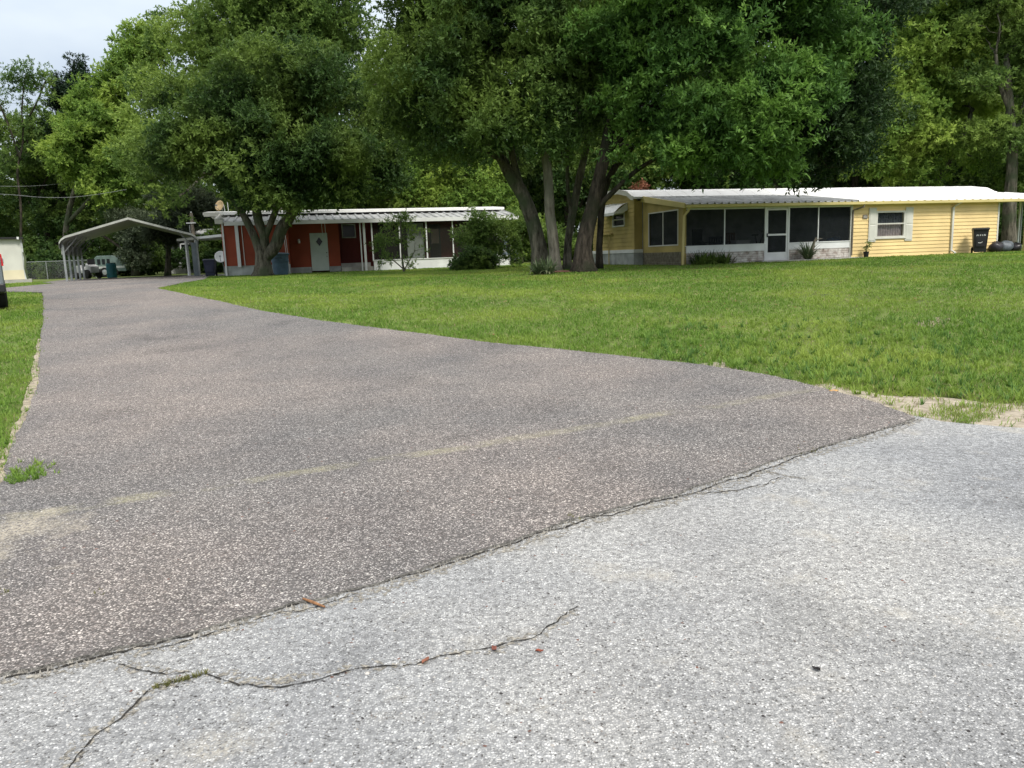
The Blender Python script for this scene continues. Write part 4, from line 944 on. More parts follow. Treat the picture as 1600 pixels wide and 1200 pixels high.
part('wall', MB().box(ua, ud+.5, 2.4, 2.5, 0, 2.9), 'darkred', R2)
# broad white column and thin pipe on the left bay
a = v_(372.5); part('column', MB().box(a-.08, a+.08, -.19, -.03, .42, 2.56), 'white', R2)
part('pipe', MB().tube([(v_(377, 352), -.05, 2.55), (v_(383, 413), -.05, .45)], .02, 6), 'white', R2)
for px in (444.5, 447): a = v_(px, 370); part('pipe', MB().tube([(a-.05, -.12, 2.52), (a+.05, -.10, .1)], .016, 6), 'white', R2)
for px in (503, 508): a = v_(px, 360); part('pipe', MB().tube([(a, -.10, 2.52), (a+.03, .5, 1.9)], .014, 6), 'white', R2)
# roof
zf = 2.52
part('fascia', MB().box(.18, ue+.5, -.26, -.20, zf, zf+.20), 'white', R2)
part('roof', corr(-.10, ue+.45, -.20, zf+.18, bw_+.1, zf+.72, pitch=.42, h=.06), 'roofgrey', R2, label='ribbed grey porch roof panels')
rt_ = MB(); rt_.prism([(bw_-.9, zf+.70), (bw_-.9, zf+.84), (5, zf+1.05), (7.3, zf+.86), (7.3, zf+.76), (5, zf+.95)], -1.05, ue+.35); part('roof', rt_, 'roofwhite', R2, label='flat main roof with bright white edge')
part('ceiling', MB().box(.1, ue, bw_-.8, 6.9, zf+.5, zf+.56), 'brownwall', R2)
bo = MB(); bo.prism([(-.35, zf+.20), (-.35, zf+.36), (bw_-.9, zf+.74), (bw_-.9, zf+.56)], -.24, -.12); bo.box(-.24, .14, -.34, -.20, zf+.10, zf+.30); part('fascia', bo, 'offwhite', R2)
gu = MB(); gu.box(-1.0, -.25, bw_-1.0, bw_-.85, zf+.62, zf+.84); part('gutter', gu, 'offwhite', R2)
part('downspout', MB().box(.04, .12, -.09, -.012, .0, zf+.1), 'white', R2)

# patio cover beside the red house
q0, q1 = at(276, 375, 44.5), at(350, 370, 42.3)
t = thing('patio_cover', 'white flat patio cover on two posts left of the red house', 'patio cover', (q0[0], q0[1], gz(q0[0], q0[1])), math.atan2(q1[1]-q0[1], q1[0]-q0[0]))
Lp = float(np.hypot(*(q1-q0)[:2])); z0_ = float(at(276, 374.5, 44.5)[2]-gz(q0[0], q0[1])); z1_ = float(at(350, 366.5, 42.3)[2]-gz(q0[0], q0[1]))
part('roof', MB().hexa([(0, 0, z0_-.09), (Lp, 0, z1_-.09), (Lp, 3, z1_-.02), (0, 3, z0_-.02), (0, 0, z0_+.04), (Lp, 0, z1_+.04), (Lp, 3, z1_+.10), (0, 3, z0_+.10)]), 'white', t)
for a in (Lp*.165, Lp*.375): part('post', MB().box(a-.06, a+.06, .05, .17, -.08, z0_-.07), 'white', t)
part('slab', MB().box(.1, Lp+.2, .02, 3.1, -.1, .04), 'concrete', t)
# bins, dishes
p = at(330, 432, 41); make_bin('wheeled_bin', 'dark navy bin standing between the carport and the red house', (p[0], p[1], gz(p[0], p[1])), rad(8), 'navy', .92, .58, .6)
p = at(439, 424.5, 38.6); t = thing('trash_can', 'blue grey plastic trash can behind the oak trunk', 'bin', (p[0], p[1], gz(p[0], p[1])), .1)
part('body', MB().lathe([(.34, 0), (.36, .05), (.40, .60), (.405, .62), (.43, .64), (.43, .70), (.41, .70), (.43, .96)], n=22, sx=1, sy=.85), 'bluebin', t, smooth=False)
part('lid', MB().lathe([(.46, .96), (.48, .98), (.48, 1.02), (.40, 1.06), (.1, 1.09)], n=22, sx=1, sy=.85), 'bluebin', t); part('handle', MB().tube([(-.16, -.36, .80), (-.14, -.40, .82), (.14, -.40, .82), (.16, -.36, .80)], .015, 6), 'black', t)
def dish(name, label, loc, az, el, r, mt_, mast, roofm=False):
    t = thing(name, label, 'satellite dish', loc, az)
    mb = MB(); n, k = 22, 5; vs = []; R_ = Matrix.Rotation(-el, 3, 'X')
    for side, off in ((1, 0), (-1, .02)):
        for i in range(k+1):
            rr = r*max(i, .02)/k
            for j in range(n):
                q = 2*pi*j/n; v = R_ @ Vector((rr*cos(q), -(rr*rr)/(r*3.2)+off+.0, rr*sin(q)*1.08)); vs.append((v.x, v.y, v.z+mast))
    h_ = (k+1)*n; fs = []
    for i in range(k):
        for j in range(n):
            fs += [(i*n+j, i*n+(j+1) % n, (i+1)*n+(j+1) % n, (i+1)*n+j), (h_+i*n+j, h_+(i+1)*n+j, h_+(i+1)*n+(j+1) % n, h_+i*n+(j+1) % n)]
    for j in range(n): fs.append((k*n+j, k*n+(j+1) % n, h_+k*n+(j+1) % n, h_+k*n+j))
    part('reflector', mb.add(vs, fs), mt_, t, smooth=True)
    v = R_ @ Vector((0, -r*1.1, -r*.3)); b = R_ @ Vector((0, 0, -r*.9))
    part('arm', MB().tube([(b.x, b.y, b.z+mast), (v.x, v.y-.02, v.z+mast-.1), (v.x, v.y, v.z+mast)], .014, 6).box(v.x-.04, v.x+.04, v.y-.05, v.y+.05, v.z+mast-.03, v.z+mast+.05), 'steel', t)
    part('mast', MB().tube([(.12, .08, 0), (.10, .06, mast*.5), (0, .03, mast)], .022, 8), 'steel', t)
    return t
p = at(345.5, 338, 43.2); dish('satellite_dish', 'small faded tan dish on a bent mast at the roof corner', (p[0], p[1], p[2]), rad(-20), rad(18), .27, 'tandish', .55)
part('brace', MB().tube([(.32, 0, 0), (.22, .02, .62)], .018, 6).tube([(.45, .1, 0), (.42, .1, .75)], .018, 6), 'white', bpy.data.objects['satellite_dish'])
p = at(347, 408, 41.0); dish('satellite_dish', 'white oval dish low on the left end of the red house', (p[0]-.05, p[1], gz(p[0], p[1])), rad(15), rad(22), .30, 'white', .98)
# ------------------------------------------------------------------ steel carport over the drive
FL = np.array([-23.6, 41.0]); ang = rad(19); Wd, Ln = 7.3, 6.6
fl = at(104, 439, 41.0); FL = fl[:2]; fr = at(313, 434, 43.4); ang = math.atan2(fr[1]-FL[1], fr[0]-FL[0]); Wd = float(np.hypot(*(fr[:2]-FL)))
zg = gz(*FL); t = thing('steel_carport', 'open steel carport with rounded eaves straddling the end of the drive', 'carport', (FL[0], FL[1], zg), ang)
zE = float(at(98, 381, 41.0)[2]-zg); zR = float(at(200, 341, 42.2)[2]-zg); print('carport', Wd, math.degrees(ang), zE, zR)
def arch(off=0.):
    q = [(-.10-off, zE-.22), (-.09-off, zE+.05), (.02-off*.7, zE+.22+off*.5), (.22, zE+.36+off)]
    n = 1
    q += [(Wd/2, zR+off)]
    return q+[(Wd-a, b) for a, b in q[:-1][::-1]]
pr_ = arch(.0); pi_ = arch(-.035); rf = MB(); o = 0
n = len(pr_); K = 7
vs = [(a, y, b) for y in (-.30, Ln+.3) for a, b in pr_]+[(a, y, b-.03) for y in (-.30, Ln+.3) for a, b in pr_]
fs = []
for i in range(n-1): fs += [(i, i+1, n+i+1, n+i), (2*n+i, 3*n+i, 3*n+i+1, 2*n+i+1), (i, 2*n+i, 2*n+i+1, i+1), (n+i, n+i+1, 3*n+i+1, 3*n+i)]
fs += [(0, n, 3*n, 2*n), (n-1, 3*n-1, 4*n-1, 2*n-1)]; rf.add(vs, fs)
for k in range(24):
    y = -.25+k*.30
    if y < Ln+.25:
        vs = [(a, yy, b+h) for yy in (y, y+.03) for h in (.001, .022) for a, b in pr_]
        fs = [];
        for i in range(n-1): fs += [(n+i, n+i+1, 3*n+i+1, 3*n+i), (i, i+1, n+i+1, n+i), (2*n+i, 3*n+i, 3*n+i+1, 2*n+i+1)]
        rf.add(vs, fs)
part('roof', rf, 'steelroof', t)
tm = MB()
for y in (-.335, ): 
    vs = [(a, yy, b+h) for yy in (y, y+.03) for h in (-.085, .028) for a, b in pr_]; fs = []
    for i in range(n-1): fs += [(i, i+1, n+i+1, n+i), (n+i, n+i+1, 3*n+i+1, 3*n+i), (2*n+i, 3*n+i, 3*n+i+1, 2*n+i+1), (i, 2*n+i, 2*n+i+1, i+1)]
    tm.add(vs, fs+[(0, n, 3*n, 2*n), (n-1, 3*n-1, 4*n-1, 2*n-1)])
part('edge_trim', tm, 'steelroof', t)
for k in range(5):
    y = Ln*k/4
    for s_ in (0, 1):
        if s_ and k > 0 : continue
        x = .03 if s_ == 0 else Wd-.03; part('post', MB().box(x-.05, x+.05, y-.05, y+.05, -.1, zE-.05), 'steel', t)
    bp = MB(); q = [(a+(.06 if a < 1 else (-.06 if a > Wd-1 else 0)), b-.09) for a, b in arch()]
    bp.tube([(a, y, b) for a, b in q], .04, 6); part('rafter', bp, 'steel', t)
    for s_ in (0, 1):
        a = .06 if s_ == 0 else Wd-.06; sg = 1 if s_ == 0 else -1; part('brace', MB().tube([(a, y+.01, zE-.45), (a+sg*.75, y+.01, zE+.42)], .025, 6), 'steel', t)
sp_ = MB(); y = -.02
while y < Ln: sp_.box(Wd-.05, Wd-.03, y, y+.20, -.05, zE+.05).box(Wd-.03, Wd-.0, y+.20, y+.25, -.05, zE+.05); y += .25
part('corner_panel', MB().box(Wd-.30, Wd-.06, -.13, -.06, -.08, zE-.1), mat('blue_grey_steel', (.13, .155, .165), .5, metal=.3), t)
part('side_panel', sp_, 'steel', t, label='grey steel side sheet closing the carport right side')
part('side_panel', MB().box(-.07, -.04, 0, Ln, zE-.55, zE), 'steelroof', t)
# service pole behind it
p = at(309, 436, 47); t = thing('service_pole', 'grey wooden service pole with short white crossarm behind the carport', 'utility pole', (p[0], p[1], gz(p[0], p[1])), -.05)
zt = float(at(303, 333, 47)[2]-gz(p[0], p[1])); part('pole', MB().tube([(0, 0, -.3), (0, 0, zt)], [.13, .09], 12), 'wood', t); zc = float(at(303, 348.5, 47)[2]-gz(p[0], p[1]))
part('crossarm', MB().box(-.30, .26, -.14, -.08, zc-.03, zc+.04), 'white', t); part('conduit', MB().tube([(-.14, -.06, zc-.1), (-.14, -.08, 1.6), (-.13, -.1, 0)], .03, 8), 'steel', t); part('insulator', MB().lathe([(.02, 0), (.04, .03), (.03, .08), (.01, .1)], (0, 0, zt), 10), 'white', t)
for k, (pts, lb) in enumerate((((at(-60, 290, 52), at(40, 291, 54), at(97, 287, 56)), 'upper thin power line crossing the dark trees at the left'), ((at(-60, 300, 48), at(20, 304.5, 48), at(60, 308, 48), at(105, 308.5, 48), at(150, 304, 48), at(198, 296, 48), at(303, 334, 47)*0+np.array([p[0], p[1], gz(p[0], p[1])+zt+1.2])), 'lower sagging power line crossing the dark trees at the left'))):
    pts = list(pts)[:6] if k else list(pts); q, r_ = smoothline(pts, [.013]*len(pts), 4)
    o = part('power_line', MB().tube(q, .010, 5), 'rubber' if 0 else 'steel'); tag(o, lb, 'power line', 'power lines at the left')
# ------------------------------------------------------------------ beige shed at the far left
HS = House('metal_shed', 'beige metal shed with a cream lower band at the far left', 'shed', (float(at(39, 430, 44)[0])-6*cos(rad(31)), 44-6*sin(rad(31)), 1.0), 31)
pz = lambda py: float(at(30, py, 44)[2]-.97)
part('wall', wallmesh(0, 6.0, .62, pz(374.5), [], Fw(0), .1, rib=.25), 'beige', HS.root); part('lower_panel', wallmesh(0.02, 6.0, .10, .62, [], Fw(-.02), .1), 'cream', HS.root)
part('wall', MB().box(5.9, 6.0, .11, 4.0, .1, pz(374.5)), 'beige', HS.root); part('corner_trim', MB().box(5.98, 6.08, -.06, .05, -.05, pz(374)), 'skirt', HS.root)
part('roof', MB().hexa([(-.1, -.25, pz(374)), (6.15, -.25, pz(374)), (6.15, 4.2, pz(374)-.1), (-.1, 4.2, pz(374)-.1), (-.1, -.25, pz(371.5)), (6.15, -.25, pz(371.5)), (6.15, 4.2, pz(373)), (-.1, 4.2, pz(373))]), 'black', HS.root)
for k in range(4): a = .6+k*1.75; part('roof_bracket', MB().box(a, a+.10, -.29, -.24, pz(374.5)-.02, pz(371.2)), 'white', HS.root)
part('slab', MB().box(-.1, 6.3, -.5, 4.1, -.3, .09), 'concrete', HS.root)
part('vine', MB().tube([(6.1, -.09, .1), (6.06, -.1, .7), (6.12, -.09, 1.3), (6.06, -.09, 1.6)], .05, 6, wob=.4), 'leaf_grey', HS.root)
# ------------------------------------------------------------------ SUV at the left edge
def make_suv(loc, rz):
    t = thing('parked_car', 'silver grey car parked on the grass, cut by the left edge', 'car', loc, rz)
    # x to the right, y forward; rear at y = 0
    def sect(y, hw, z0, z1, z2, tw): return [(-hw, y, z0), (-hw*1.0, y, z1), (-tw, y, z2), (tw, y, z2), (hw, y, z1), (hw, y, z0)]
    S = [[(a_, b_, c_*1.17) for a_, b_, c_ in q_] for q_ in [sect(.0, .80, .42, .92, .98, .74), sect(.06, .90, .34, 1.02, 1.08, .80), sect(.45, .93, .32, 1.05, 1.10, .84), sect(1.6, .94, .32, 1.04, 1.08, .86), sect(3.1, .94, .32, 1.0, 1.04, .86), sect(3.9, .92, .32, .94, .98, .80), sect(4.45, .86, .36, .80, .84, .70), sect(4.6, .70, .42, .66, .70, .55)]]
    mb = MB(); vs = [p for s in S for p in s]; fs = []
    for i in range(len(S)-1):
        for j in range(6): fs.append((i*6+j, i*6+(j+1) % 6, (i+1)*6+(j+1) % 6, (i+1)*6+j))
    fs += [tuple(range(6)), tuple((len(S)-1)*6+j for j in range(6))[::-1]]
    part('body', mb.add(vs, fs), 'silver', t, bevel=.03)
    cab = MB(); S = [[(-.88, .12, 1.24), (-.76, .42, 1.78), (.76, .42, 1.78), (.88, .12, 1.24)], [(-.88, 2.9, 1.24), (-.74, 2.3, 1.80), (.74, 2.3, 1.80), (.88, 2.9, 1.24)]]
    cab.add([p for s in S for p in s], [(0, 1, 2, 3), (7, 6, 5, 4), (1, 5, 6, 2), (0, 4, 5, 1), (3, 2, 6, 7), (0, 3, 7, 4)]); part('cabin', cab, 'silver', t, bevel=.04)
    part('rear_window', MB().add([(-.76, .150, 1.30), (.76, .150, 1.30), (.68, .36, 1.68), (-.68, .36, 1.68), (-.76, .17, 1.30), (.76, .17, 1.30), (.68, .38, 1.68), (-.68, .38, 1.68)], [(0,1,2,3),(0,4,5,1),(1,5,6,2),(2,6,7,3),(3,7,4,0)]), 'glass', t)
    for s_ in (-1, 1):
        part('side_window', MB().add([(s_*.882, .38, 1.30), (s_*.882, 2.6, 1.30), (s_*.775, 2.25, 1.73), (s_*.785, .58, 1.71)], [(0, 1, 2, 3)]), 'glass', t)
        part('tail_light', MB().hexa([(s_*.66, -.03, 1.0), (s_*.94, .08, 1.0), (s_*.93, .2, 1.0), (s_*.66, .02, 1.0), (s_*.66, .02, 1.24), (s_*.92, .10, 1.27), (s_*.91, .2, 1.27), (s_*.66, .08, 1.24)]), 'redlens', t)
        part('mirror', MB().box(s_*.98-.10, s_*.98+.10, 2.45, 2.57, 1.06, 1.22), 'silver', t, bevel=.03)
        for y in (.85, 3.7):
            wh = part('wheel', MB().lathe([(.22, -.11), (.33, -.11), (.36, -.07), (.36, .07), (.33, .11), (.22, .11)], (s_*.84, y, .36), 24, 0), 'rubber', t, smooth=False)
            part('rim', MB().lathe([(.05, -.118), (.21, -.10), (.21, .10), (.05, .118)], (s_*.84, y, .36), 18, 0), 'steel', wh)
    part('bumper', MB().box(-.90, .90, -.10, .12, .40, .60), 'black', t, bevel=.03); part('number_plate', MB().box(-.16, .16, -.045, -.02, .68, .83), 'white', t)
    return t
p = at(15, 472, 17.8); make_suv((p[0]-.95*cos(rad(36)), p[1]-.95*sin(rad(36)), gz(p[0], p[1])), rad(36))
# ------------------------------------------------------------------ distant things under the trees
NB = House('neighbour_home', 'dim dark mobile home with white skirting far behind the patio cover', 'house', (float(at(262, 425, 62)[0]), 62, .98), 4)
part('wall', wallmesh(0, 10, .9, 3.0, [(1.2, 2.2, 1.5, 2.3), (5, 6, 1.5, 2.3)], Fw(0), .1, lap=.2), mat('dark_siding', (.035, .035, .04), .8), NB.root); part('skirting', wallmesh(0, 10, -.1, .9, [], Fw(.0), .1, rib=.3), 'skirt', NB.root)
part('wall', MB().box(0, .1, .11, 4, .0, 3).box(9.9, 10, .11, 4, 0, 3), 'brownwall', NB.root); part('roof', MB().prism([(-.3, 3.0), (-.3, 3.08), (2, 3.5), (4.3, 3.08), (4.3, 3.0)], -.3, 10.3), 'roofgrey', NB.root)
for a in (1.2, 5): wo = part('window', frame(a-.03, a+1.03, 1.47, 2.33, Fw(0), .07, -.02, .04), 'white', NB.root); part('pane', MB().box(a, a+1, .03, .04, 1.5, 2.3), 'glass', wo)
def van(px0, px1, pytop, pybot, D, name, label, mtl, trim):
    a, b = at(px0, pybot, D), at(px1, pybot, D); L = b[0]-a[0]; h = float(at(px0, pytop, D)[2])-gz(a[0], D)
    t = thing(name, label, 'van' if 'van' in name else 'camper', (a[0], a[1], gz(a[0], a[1])), .05)
    pr = [(0, .35), (0, h*.62), (.15, h*.9), (.35, h), (L-.9, h), (L-.45, h*.86), (L-.15, h*.55), (L, h*.5), (L, .35)]
    part('body', MB().prism([(x, z) for x, z in pr], 0, 1.9, axis=1), mtl, t, bevel=.05)
    wz0, wz1 = h*.58, h*.84; n_w = 3
    for k in range(n_w): x0 = .35+(L-1.3)*k/n_w; part('side_window', MB().box(x0, x0+(L-1.3)/n_w-.12, -.012, .0-.002, wz0, wz1), 'glass', t)
    part('stripe', MB().box(.05, L-.1, -.010, -.002, h*.40, h*.50), trim, t)
    for x in (.8, L-.9): wh = part('wheel', MB().lathe([(.2, 0), (.31, -.01), (.33, .03), (.33, .18), (.2, .2)], (x, -.02, .33), 20, 1), 'rubber', t); part('rim', MB().lathe([(.04, -.03), (.18, -.02), (.18, .1)], (x, -.02, .33), 14, 1), 'steel', wh)
    return t
van(146, 197, 400, 427, 55, 'parked_van', 'old grey green van under the trees seen through the carport', mat('grey_green_paint', (.13, .18, .165), .5, var=.2), 'skirt')
van(786, 832, 369, 398, 58, 'camper_trailer', 'pale blue camper glimpsed between the centre trunks and the shrubs', mat('pale_blue', (.42, .52, .64), .5), 'white')
p = at(175, 428, 49); t = thing('plastic_barrel', 'teal plastic barrel in front of the old van', 'barrel', (p[0], p[1], gz(p[0], p[1])))
part('body', MB().lathe([(.26, 0), (.29, .04), (.29, .28), (.305, .30), (.29, .32), (.29, .58), (.305, .60), (.29, .62), (.29, .86), (.26, .9)], n=20), 'teal', t); part('lid', MB().lathe([(.27, .9), (.28, .93), (.05, .94)], n=20), 'black', t)
p = at(139, 428, 49); t = thing('riding_mower', 'white and grey riding mower parked behind the carport posts', 'mower', (p[0], p[1], gz(p[0], p[1])), 2.6)
part('body', MB().prism([(-.7, .35), (-.7, .75), (-.2, .95), (-.1, .6), (.3, .55), (.4, .85), (.9, .8), (.95, .35)], -.28, .28, axis=1), 'roofgrey', t, bevel=.03); part('seat', MB().box(-.35, .1, -.22, .22, .75, .85).box(-.42, -.32, -.22, .22, .8, 1.2), 'black', t); part('steering_wheel', MB().lathe([(.15, 1.05), (.18, 1.06), (.18, 1.08), (.15, 1.09)], (.35, 0, 0), 16), 'black', t)
for x, r in ((-.45, .28), (.65, .2)):
    for y in (-.38, .38): part('wheel', MB().lathe([(r*.5, -.08), (r, -.07), (r, .07), (r*.5, .08)], (x, y, r), 16, 1), 'rubber', t)
# chain link fence left of the carport
p = at(-40, 428, 54); q = at(150, 428, 54); t = thing('chain_link_fence', 'low chain link fence along the dark bushes left of the carport', 'fence', (p[0], p[1], gz(p[0], p[1])), 0)
Lf = q[0]-p[0]; part('top_rail', MB().tube([(0, 0, 1.2), (Lf, 0, 1.2)], .022, 6), 'steel', t)
for k in range(6): part('post', MB().tube([(Lf*k/5, 0, -.1), (Lf*k/5, 0, 1.24)], .03, 6), 'steel', t)
nw_ = MB(); x = 0
while x < Lf-1.2: nw_.tube([(x, .01, .02), (x+1.17, .01, 1.19)], .0025, 3, cap=False); nw_.tube([(x+1.17, -.01, .02), (x, -.01, 1.19)], .0025, 3, cap=False); x += .11
part('netting', nw_, 'roofgrey', t)

# ------------------------------------------------------------------ the trees in front of and beside the houses
QD = 1.0     # leaf quantity
build_tree('oak_tree', 'leftmost of the centre oaks, grey trunk leaning left with dark foliage', 'tree',
    [[(846,420,13), (838,366,12), (818,308,10.5), (803,283,9.5), (780,243,8), (748,190,6), (715,140,4)], [(818,308,6,28,1), (800,240,5), (790,160,4), (770,80,3)]],
    28, [(700,120,27,115), (660,180,28,60), (760,55,27,115), (705,210,27,62), (645,70,28,58), (790,170,26,80), (670,-30,28,110), (760,-90,28,100), (668,228,29,30), (745,235,26,30)],
    170000*QD, .15, .062, 'leaf_oakdark', 'bark', 11, clump=.68, gap=.32)
build_tree('oak_tree', 'straight pale ringed trunk, second from the left in the centre cluster', 'tree',
    [[(868,421,9), (865,380,8.2), (859,330,7.8), (856,270,7.2), (848,215,6), (845,140,5), (850,60,4)]],
    27.2, [(860,125,27,95), (850,20,27,105), (880,205,27,52), (930,50,28,85), (820,-70,28,110), (905,-60,28,95), (835,205,26,42)],
    110000*QD, .15, .062, 'leaf_oak', 'bark_pale', 12, clump=.66, gap=.32)
build_tree('oak_tree', 'thin mossy trunk between the pale trunk and the big dark trunk', 'tree',
    [[(886,420,6.5,28.5), (888,375,6), (897,320,6), (906,275,5.5), (920,210,5), (926,140,4), (950,70,3)], [(893,340,3.2,28.5,1), (887,290,3), (886,230,2.8), (880,160,2)]],
    28.5, [(960,120,29,60), (985,30,29,70), (930,180,29,42), (1000,-60,29,90)], 60000*QD, .15, .062, 'leaf_oak', 'bark', 13, clump=.7, gap=.35)
build_tree('oak_tree', 'big dark leaning trunk in the centre cluster with a low right limb and bright leaves', 'tree',
    [[(912,425,17), (912,385,13.5), (922,340,11.5), (932,295,10), (943,250,9), (956,190,8), (985,120,6), (1030,60,4)], [(920,345,4.5,26,1), (938,320,4.2), (960,298,3.8), (990,270,3.2), (1030,245,2.8), (1085,222,2)], [(946,240,6,26,1), (1000,190,5,25.5), (1070,160,4,25), (1150,150,3,24.5)]],
    26, [(1015,60,25.5,100), (1110,110,24.5,110), (1185,195,24,85), (1060,205,24.5,72), (1240,60,25,100), (1110,225,24,44), (1000,165,25,55), (1090,-40,25,120), (1210,-70,25,120), (985,225,25,38), (1230,150,24,62), (1040,235,24.5,26), (1160,235,24,30)],
    270000*QD, .165, .062, 'leaf_bright', 'bark_dark', 14, clump=.58, per=120, updown=.7, gap=.33)
build_tree('oak_tree', 'dark green oak crown hanging down over the white roof of the yellow home', 'tree',
    [[(1210,408,9,27.6), (1212,330,8,27.6), (1230,250,8,27.6), (1262,190,7,27.2), (1300,110,5,27)]] if False else [[(936,421,5,28.5), (938,360,5,28.3), (950,280,5,28), (1010,215,5,27.6), (1120,195,4.5,27.2), (1240,180,6,27), (1310,130,4.5,27)]],
    27, [(1290,185,27,100), (1318,112,27.4,64), (1255,245,26.6,45), (1350,170,27.6,44), (1405,-10,28,52), (1300,10,27,90), (1262,270,26.4,32), (1292,262,26.5,28), (1318,235,27.2,44), (1205,240,27,40), (1230,-80,28,110), (1390,-110,28,80)],
    170000*QD, .15, .060, 'leaf_deep', 'bark_dark', 15, clump=.6, gap=.26)
build_tree('oak_tree', 'spreading dark oak with forked grey trunk in front of the red house', 'tree',
    [[(411,430,15), (410,402,10.5), (400,376,6.5), (386,346,5.5), (370,320,4.5), (340,280,3.5)], [(412,402,8,37,1), (413,372,7), (404,345,7), (398,310,6), (390,250,4.5), (400,190,3)], [(414,404,8.5,37,1), (431,383,9.5), (440,357,8.5), (455,335,8), (462,300,7), (455,250,5.5), (480,180,4)], [(413,374,5,37,1), (424,346,4.8), (434,322,4.4), (450,290,3.5), (520,240,2.5)]],
    37, [(420,240,35.5,95), (322,225,36,64), (510,240,36,80), (395,150,37,88), (300,175,38,60), (490,150,37.5,85), (565,215,38,62), (455,300,35.5,36), (375,285,36,30), (262,245,37,36), (590,280,38,40), (540,300,37,30), (400,285,35,36)],
    270000*QD, .17, .075, 'leaf_oakdark', 'bark', 16, clump=.72, flare=1.35, gap=.34)
build_tree('oak_tree', 'tall light green oak crown rising behind the dark oak', 'tree',
    [[(430,425,10), (432,330,9), (425,220,8), (400,120,6), (390,30,4)]],
    46, [(420,45,46,100), (335,85,46,80), (285,55,47,42), (505,60,47,78), (238,235,43,48), (225,195,44,34), (222,290,43,32), (605,140,47,50), (255,120,47,42), (245,150,46,32), (470,-50,47,120), (260,320,43,34), (330,140,45,50), (440,120,45,60), (215,150,46,22)],
    230000*QD, .20, .09, 'leaf_mid', 'bark', 17, clump=.95)
build_tree('laurel_tree', 'bright yellow green tree left of the oaks, behind the steel carport', 'tree',
    [[(98,427,4), (104,350,4), (125,270,3.5), (150,190,3)], [(104,350,3,58,1), (150,300,2.6), (185,250,2)]],
    58, [(150,245,56,52), (185,175,57,58), (128,205,56,30), (205,115,58,38), (225,70,59,32), (180,285,56,32), (112,240,56,26), (160,300,55,28), (208,230,57,34), (150,150,57,30)],
    120000*QD, .24, .11, 'leaf_yellow', 'bark', 18, clump=.95, gap=.28)
build_tree('cypress_tree', 'dark conifer with a ragged narrow top at the left skyline', 'tree',
    [[(98,425,6), (100,300,5), (108,200,4), (116,95,1.5)]],
    70, [(116,95,70,11), (122,118,70,17), (108,140,70,22), (126,150,70,20), (92,165,70,20), (100,195,70,30), (80,225,70,26), (112,235,70,32), (74,200,70,14), (90,270,70,40), (135,190,70,18)],
    70000*QD, .26, .08, 'leaf_pine', 'bark_dark', 19, clump=.7, gap=.3, droop=.5)
build_tree('thin_tree', 'sparse thin tree with see-through crown at the far left skyline', 'tree',
    [[(28,420,2), (33,330,1.7), (27,270,1.5), (36,220,1.3), (34,170,1), (40,115,.6)], [(32,250,1.8,60,1), (15,200,1.4), (0,165,1)], [(35,200,1.6,60,1), (55,165,1.2), (72,125,.8)]],
    60, [(25,125,60,20), (50,118,60,18), (10,160,60,22), (62,150,60,14), (40,195,60,18), (0,205,60,26), (70,125,60,9), (-20,150,60,28), (20,250,60,26)],
    15000*QD, .20, .075, 'leaf_oak', 'bark_dark', 20, clump=.8, gap=.4, per=60)
build_tree('laurel_tree', 'sunlit yellow green tree between the dark oak crown and the right edge', 'tree',
    [[(1448,400,9), (1445,300,8), (1440,200,7), (1430,110,5)], [(1446,310,6,44,1), (1490,240,5), (1520,170,3)]],
    44, [(1425,85,44,75), (1395,185,43,55), (1485,60,45,62), (1440,240,43,52), (1500,165,45,52), (1400,140,43,40), (1535,250,44,30), (1480,255,44,34), (1440,0,45,75), (1355,250,43,30), (1520,-20,46,70), (1410,265,43,24)],
    190000*QD, .21, .095, 'leaf_yellow', 'bark', 21, clump=.85, gap=.25)
build_tree('oak_tree', 'tall tree at the right edge with pale bare limbs showing in its crown', 'tree',
    [[(1578,392,11), (1577,330,9), (1582,240,7), (1578,170,6), (1572,90,4)], [(1581,240,4,41,1), (1592,190,3.5), (1612,130,3)], [(1580,180,3.5,41,1), (1562,130,3), (1556,85,2)]],
    41, [(1568,35,41,52), (1600,110,41,42), (1545,135,41,34), (1620,200,41,44), (1545,215,41,30), (1600,275,42,36), (1620,20,42,60), (1570,-60,42,80), (1540,60,42,34)],
    90000*QD, .19, .085, 'leaf_mid', 'bark', 22, clump=.7, gap=.4)
build_tree('laurel_tree', 'yellow green tree close behind the right half of the red house', 'tree',
    [[(735,410,5), (738,340,4), (742,290,3)]],
    52, [(742,300,52,42), (700,265,53,48), (655,300,53,44), (790,330,51,34), (600,285,54,42), (690,320,52,30), (765,268,53,26), (640,245,54,40), (720,225,54,40), (560,320,54,26), (822,360,53,26), (640,185,54,44), (620,130,55,40)],
    135000*QD, .22, .10, 'leaf_yellow', 'bark', 23, clump=.9, gap=.25)
build_tree('small_tree', 'small bushy tree hiding the right end of the red house porch', 'tree',
    [[(752,424,2.2), (750,395,2), (752,360,1.6), (760,335,1.2)], [(751,400,1.6,37,1), (775,370,1.3), (790,350,.8)], [(751,395,1.4,37,1), (728,370,1.1), (718,350,.7)]],
    37, [(750,345,37,30), (775,365,37,28), (735,375,37,22), (790,385,37,18), (765,400,37,20), (725,360,37,14), (795,360,37.4,14), (805,400,37,12), (738,332,37,12), (810,345,37.5,12)],
    24000*QD, .11, .05, 'leaf_mid', 'bark', 24, clump=.32, gap=.4, per=80, twig=.2)
